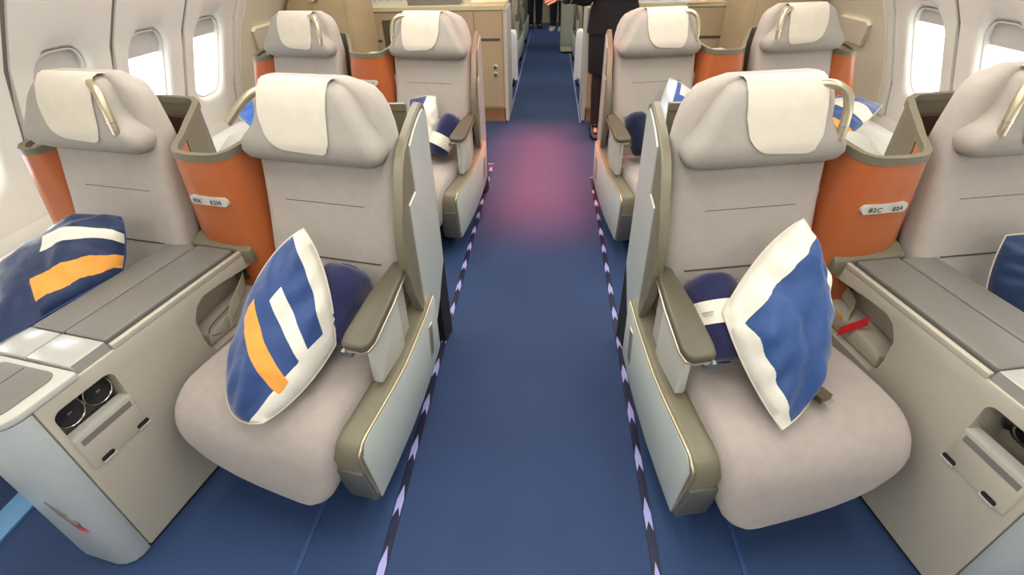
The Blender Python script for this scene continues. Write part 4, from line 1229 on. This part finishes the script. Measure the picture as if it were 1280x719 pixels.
def person(loc, rz, h, label, style, arms):
    root = empty('person', loc, rz, label=label, category='person')
    k = h / 1.7
    V = []; E_ = []; Rd = []

    def add(p, r, par=None):
        V.append((p[0] * k, p[1] * k, p[2] * k)); Rd.append(tuple(x * k for x in r) if isinstance(r, tuple) else r * k)
        if par is not None: E_.append((par, len(V) - 1))
        return len(V) - 1
    pel = add((0, 0, .92), (.14, .10)); wa = add((0, 0, 1.08), (.115, .085), pel); ch = add((0, 0, 1.27), (.135, .095), wa)
    sh = add((0, 0, 1.38), (.10, .075), ch); nk = add((0, .005, 1.46), .048, sh); jw = add((0, -.012, 1.54), (.060, .070), nk); hd = add((0, -.005, 1.62), (.072, .085), jw); tp = add((0, .0, 1.68), (.045, .055), hd)
    for s in (-1, 1):
        hp = add((.085 * s, 0, .84), .085, pel); kn = add((.085 * s, -.01, .48), .052, hp); ca = add((.085 * s, .012, .33), .048, kn); an = add((.085 * s, .01, .09), .034, ca)
        he = add((.085 * s, .0, .045), .036, an); to = add((.09 * s, -.14, .03), (.038, .025), he)
        A = arms[0 if s < 0 else 1]
        so = add((.17 * s, 0, 1.36), .052, sh); el = add(A[0], .042, so); wr = add(A[1], .028, el)
        d = (Vector(A[1]) - Vector(A[0])).normalized(); pm = add(Vector(A[1]) + d * .05, (.034, .018), wr)
        lat = d.cross(Vector((0, -1, .1))).normalized()
        if lat.length < .1: lat = Vector((1, 0, 0))
        for f in range(4):
            o_ = lat * (.024 - .016 * f); ln = (.075, .085, .08, .062)[f]
            b1 = add(Vector(A[1]) + d * .085 + o_, .0095, pm); b2 = add(Vector(A[1]) + d * (.085 + ln * .55) + o_ * 1.05 + Vector((0, 0, -.006)), .0085, b1); add(Vector(A[1]) + d * (.085 + ln) + o_ + Vector((0, 0, -.02)), .007, b2)
        th = add(Vector(A[1]) + d * .03 + lat * .035, .010, pm); add(Vector(A[1]) + d * .07 + lat * .05, .008, th)
    body = skin_mesh(V, E_, Rd, SKIN, 'person_body')
    bo = link('body', body, root)
    # face pieces
    for s in (-1, 1):
        link('eye', disc((.028 * s * k, -.083 * k, 1.615 * k), 'y', .008 * k, .006, mat('eye_dark', rgb(40, 34, 30), .3), 12, .002, 'eye'), bo)
        link('ear', loft([[(s * (.070 + dx) * k, (.01 + math.cos(a) * .016 * f) * k, (1.6 + math.sin(a) * .03 * f) * k) for a in [2 * math.pi * i / 12 for i in range(12)]] for dx, f in ((-.004, .8), (.006, 1), (.012, .7))], SKIN, 'ear'), bo)
    link('nose', loft([[((math.cos(a) * .012 * f) * k, (-.078 - yy) * k, (1.585 + zz + math.sin(a) * .02 * f) * k) for a in [2 * math.pi * i / 10 for i in range(10)]] for yy, zz, f in ((0, .005, 1.2), (.012, .0, 1), (.022, -.008, .5))], SKIN, 'nose'), bo)
    link('mouth', rbox(-.022 * k, .022 * k, -.083 * k, -.072 * k, 1.545 * k, 1.553 * k, .003, mat('lips', rgb(176, 92, 86), .5), 'mouth'), bo)
    # hair cap
    rings = []
    for z, f in ((1.56, .55), (1.59, .95), (1.63, 1.06), (1.67, 1.0), (1.70, .8), (1.72, .45), (1.725, .1)):
        rings.append([(math.cos(a) * .082 * f * k, (.022 + math.sin(a) * .085 * f) * k + (.0 if z > 1.64 else .02 * k), z * k) for a in [2 * math.pi * i / 18 for i in range(18)]])
    link('hair', loft(rings, HAIR, 'hair', sharp=70), root)

    def ell(levels, mt_, nm, n=28, fold=0.0):
        rg = []
        for z, rx, ry, cy in levels:
            rg.append([((math.cos(2 * math.pi * i / n) * rx) * k * (1 + fold * math.sin(i * 2.2)), (cy + math.sin(2 * math.pi * i / n) * ry) * k * (1 + fold * math.sin(i * 2.2)), z * k) for i in range(n)])
        return loft(rg, mt_, nm, sharp=70)
    top_m, low_m = style['top'], style['low']
    link('jacket', ell([(.80, .205, .155, 0), (.86, .20, .15, 0), (.95, .19, .14, 0), (1.05, .155, .118, 0), (1.15, .16, .12, 0), (1.27, .18, .128, 0), (1.35, .175, .115, 0), (1.40, .13, .09, 0), (1.44, .07, .065, .003)], top_m, 'jacket'), root)
    for s in (-1, 1):
        A = arms[0 if s < 0 else 1]; e = Vector(A[0]); wv = Vector(A[1])
        path = smooth_path([Vector((.13 * s, 0, 1.36)) * k, Vector((.175 * s, 0, 1.335)) * k, e * k, (e + (wv - e) * .55) * k, (e + (wv - e) * .98) * k], 4)
        rad = [(.072 - .022 * i / (len(path) - 1)) * k for i in range(len(path))]
        sl = link('sleeve', tube(path, rad, top_m, 'sleeve', 14), root)
        if style.get('braid'):
            d = (wv - e)
            c0 = (e + d * .82) * k; c1 = (e + d * .86) * k
            link('cuff_braid', tube([c0, c1], .0545 * k, GOLD, 'cuff_braid', 14), sl)
    if style['kind'] == 'skirt':
        link('skirt', ell([(.505, .175, .135, 0), (.52, .178, .138, 0), (.65, .185, .145, 0), (.78, .19, .145, 0), (.90, .175, .13, 0), (1.0, .15, .11, 0)], low_m, 'skirt', fold=.008), root)
        for s in (-1, 1):
            link('tights', tube([Vector((.085 * s, -.008, .54)) * k, Vector((.085 * s, -.01, .48)) * k, Vector((.085 * s, .014, .34)) * k, Vector((.085 * s, .012, .2)) * k, Vector((.085 * s, .01, .09)) * k], [.060 * k, .058 * k, .055 * k, .046 * k, .039 * k], HOSE, 'tights', 16), root)
    else:
        for s in (-1, 1):
            link('trouser_leg', tube([Vector((.09 * s, 0, .95)) * k, Vector((.09 * s, 0, .8)) * k, Vector((.088 * s, -.01, .48)) * k, Vector((.087 * s, .005, .3)) * k, Vector((.087 * s, .005, .07)) * k], [.10 * k, .102 * k, .078 * k, .07 * k, .062 * k], low_m, 'trouser_leg', 16), root)
    for s in (-1, 1):
        rg = []
        for y, wv_, hh, zb in ((.075, .03, .06, .0), (.06, .042, .085, .0), (.0, .045, .09, 0), (-.06, .046, .07, 0), (-.13, .046, .055, 0), (-.175, .036, .04, 0), (-.19, .015, .025, 0)):
            rg.append([(.088 * s * k + x * k, y * k, (zb + z) * k) for x, z in rrect(-wv_, wv_, .0, hh, .02, 3)])
        link('shoe', loft(rg, style['shoe'], 'shoe', sharp=70), root)
    return root


person((.487, 4.30, 0), 0.0, 1.70, 'person in black jacket and knee length skirt with braided cuff standing in the aisle', dict(top=SUIT, low=SUIT, kind='skirt', shoe=BLACK, braid=True),
       [((-.20, -.02, 1.06), (-.395, -.13, 1.055)), ((.21, .05, 1.12), (.07, -.17, 1.16))])
person((-.33, 10.85, 0), .2, 1.72, 'person in red top and dark trousers at the far aisle end', dict(top=SHIRTR, low=JEANS, kind='trousers', shoe=BLACK), [((-.22, .02, 1.1), (-.22, -.06, .86)), ((.22, .02, 1.1), (.22, -.06, .86))])
person((.12, 10.55, 0), -.25, 1.68, 'person in black clothes and white shoes at the far aisle end', dict(top=SUIT, low=JEANS, kind='trousers', shoe=WHITE), [((-.22, .02, 1.1), (-.22, -.06, .86)), ((.22, .02, 1.1), (.22, -.06, .86))])
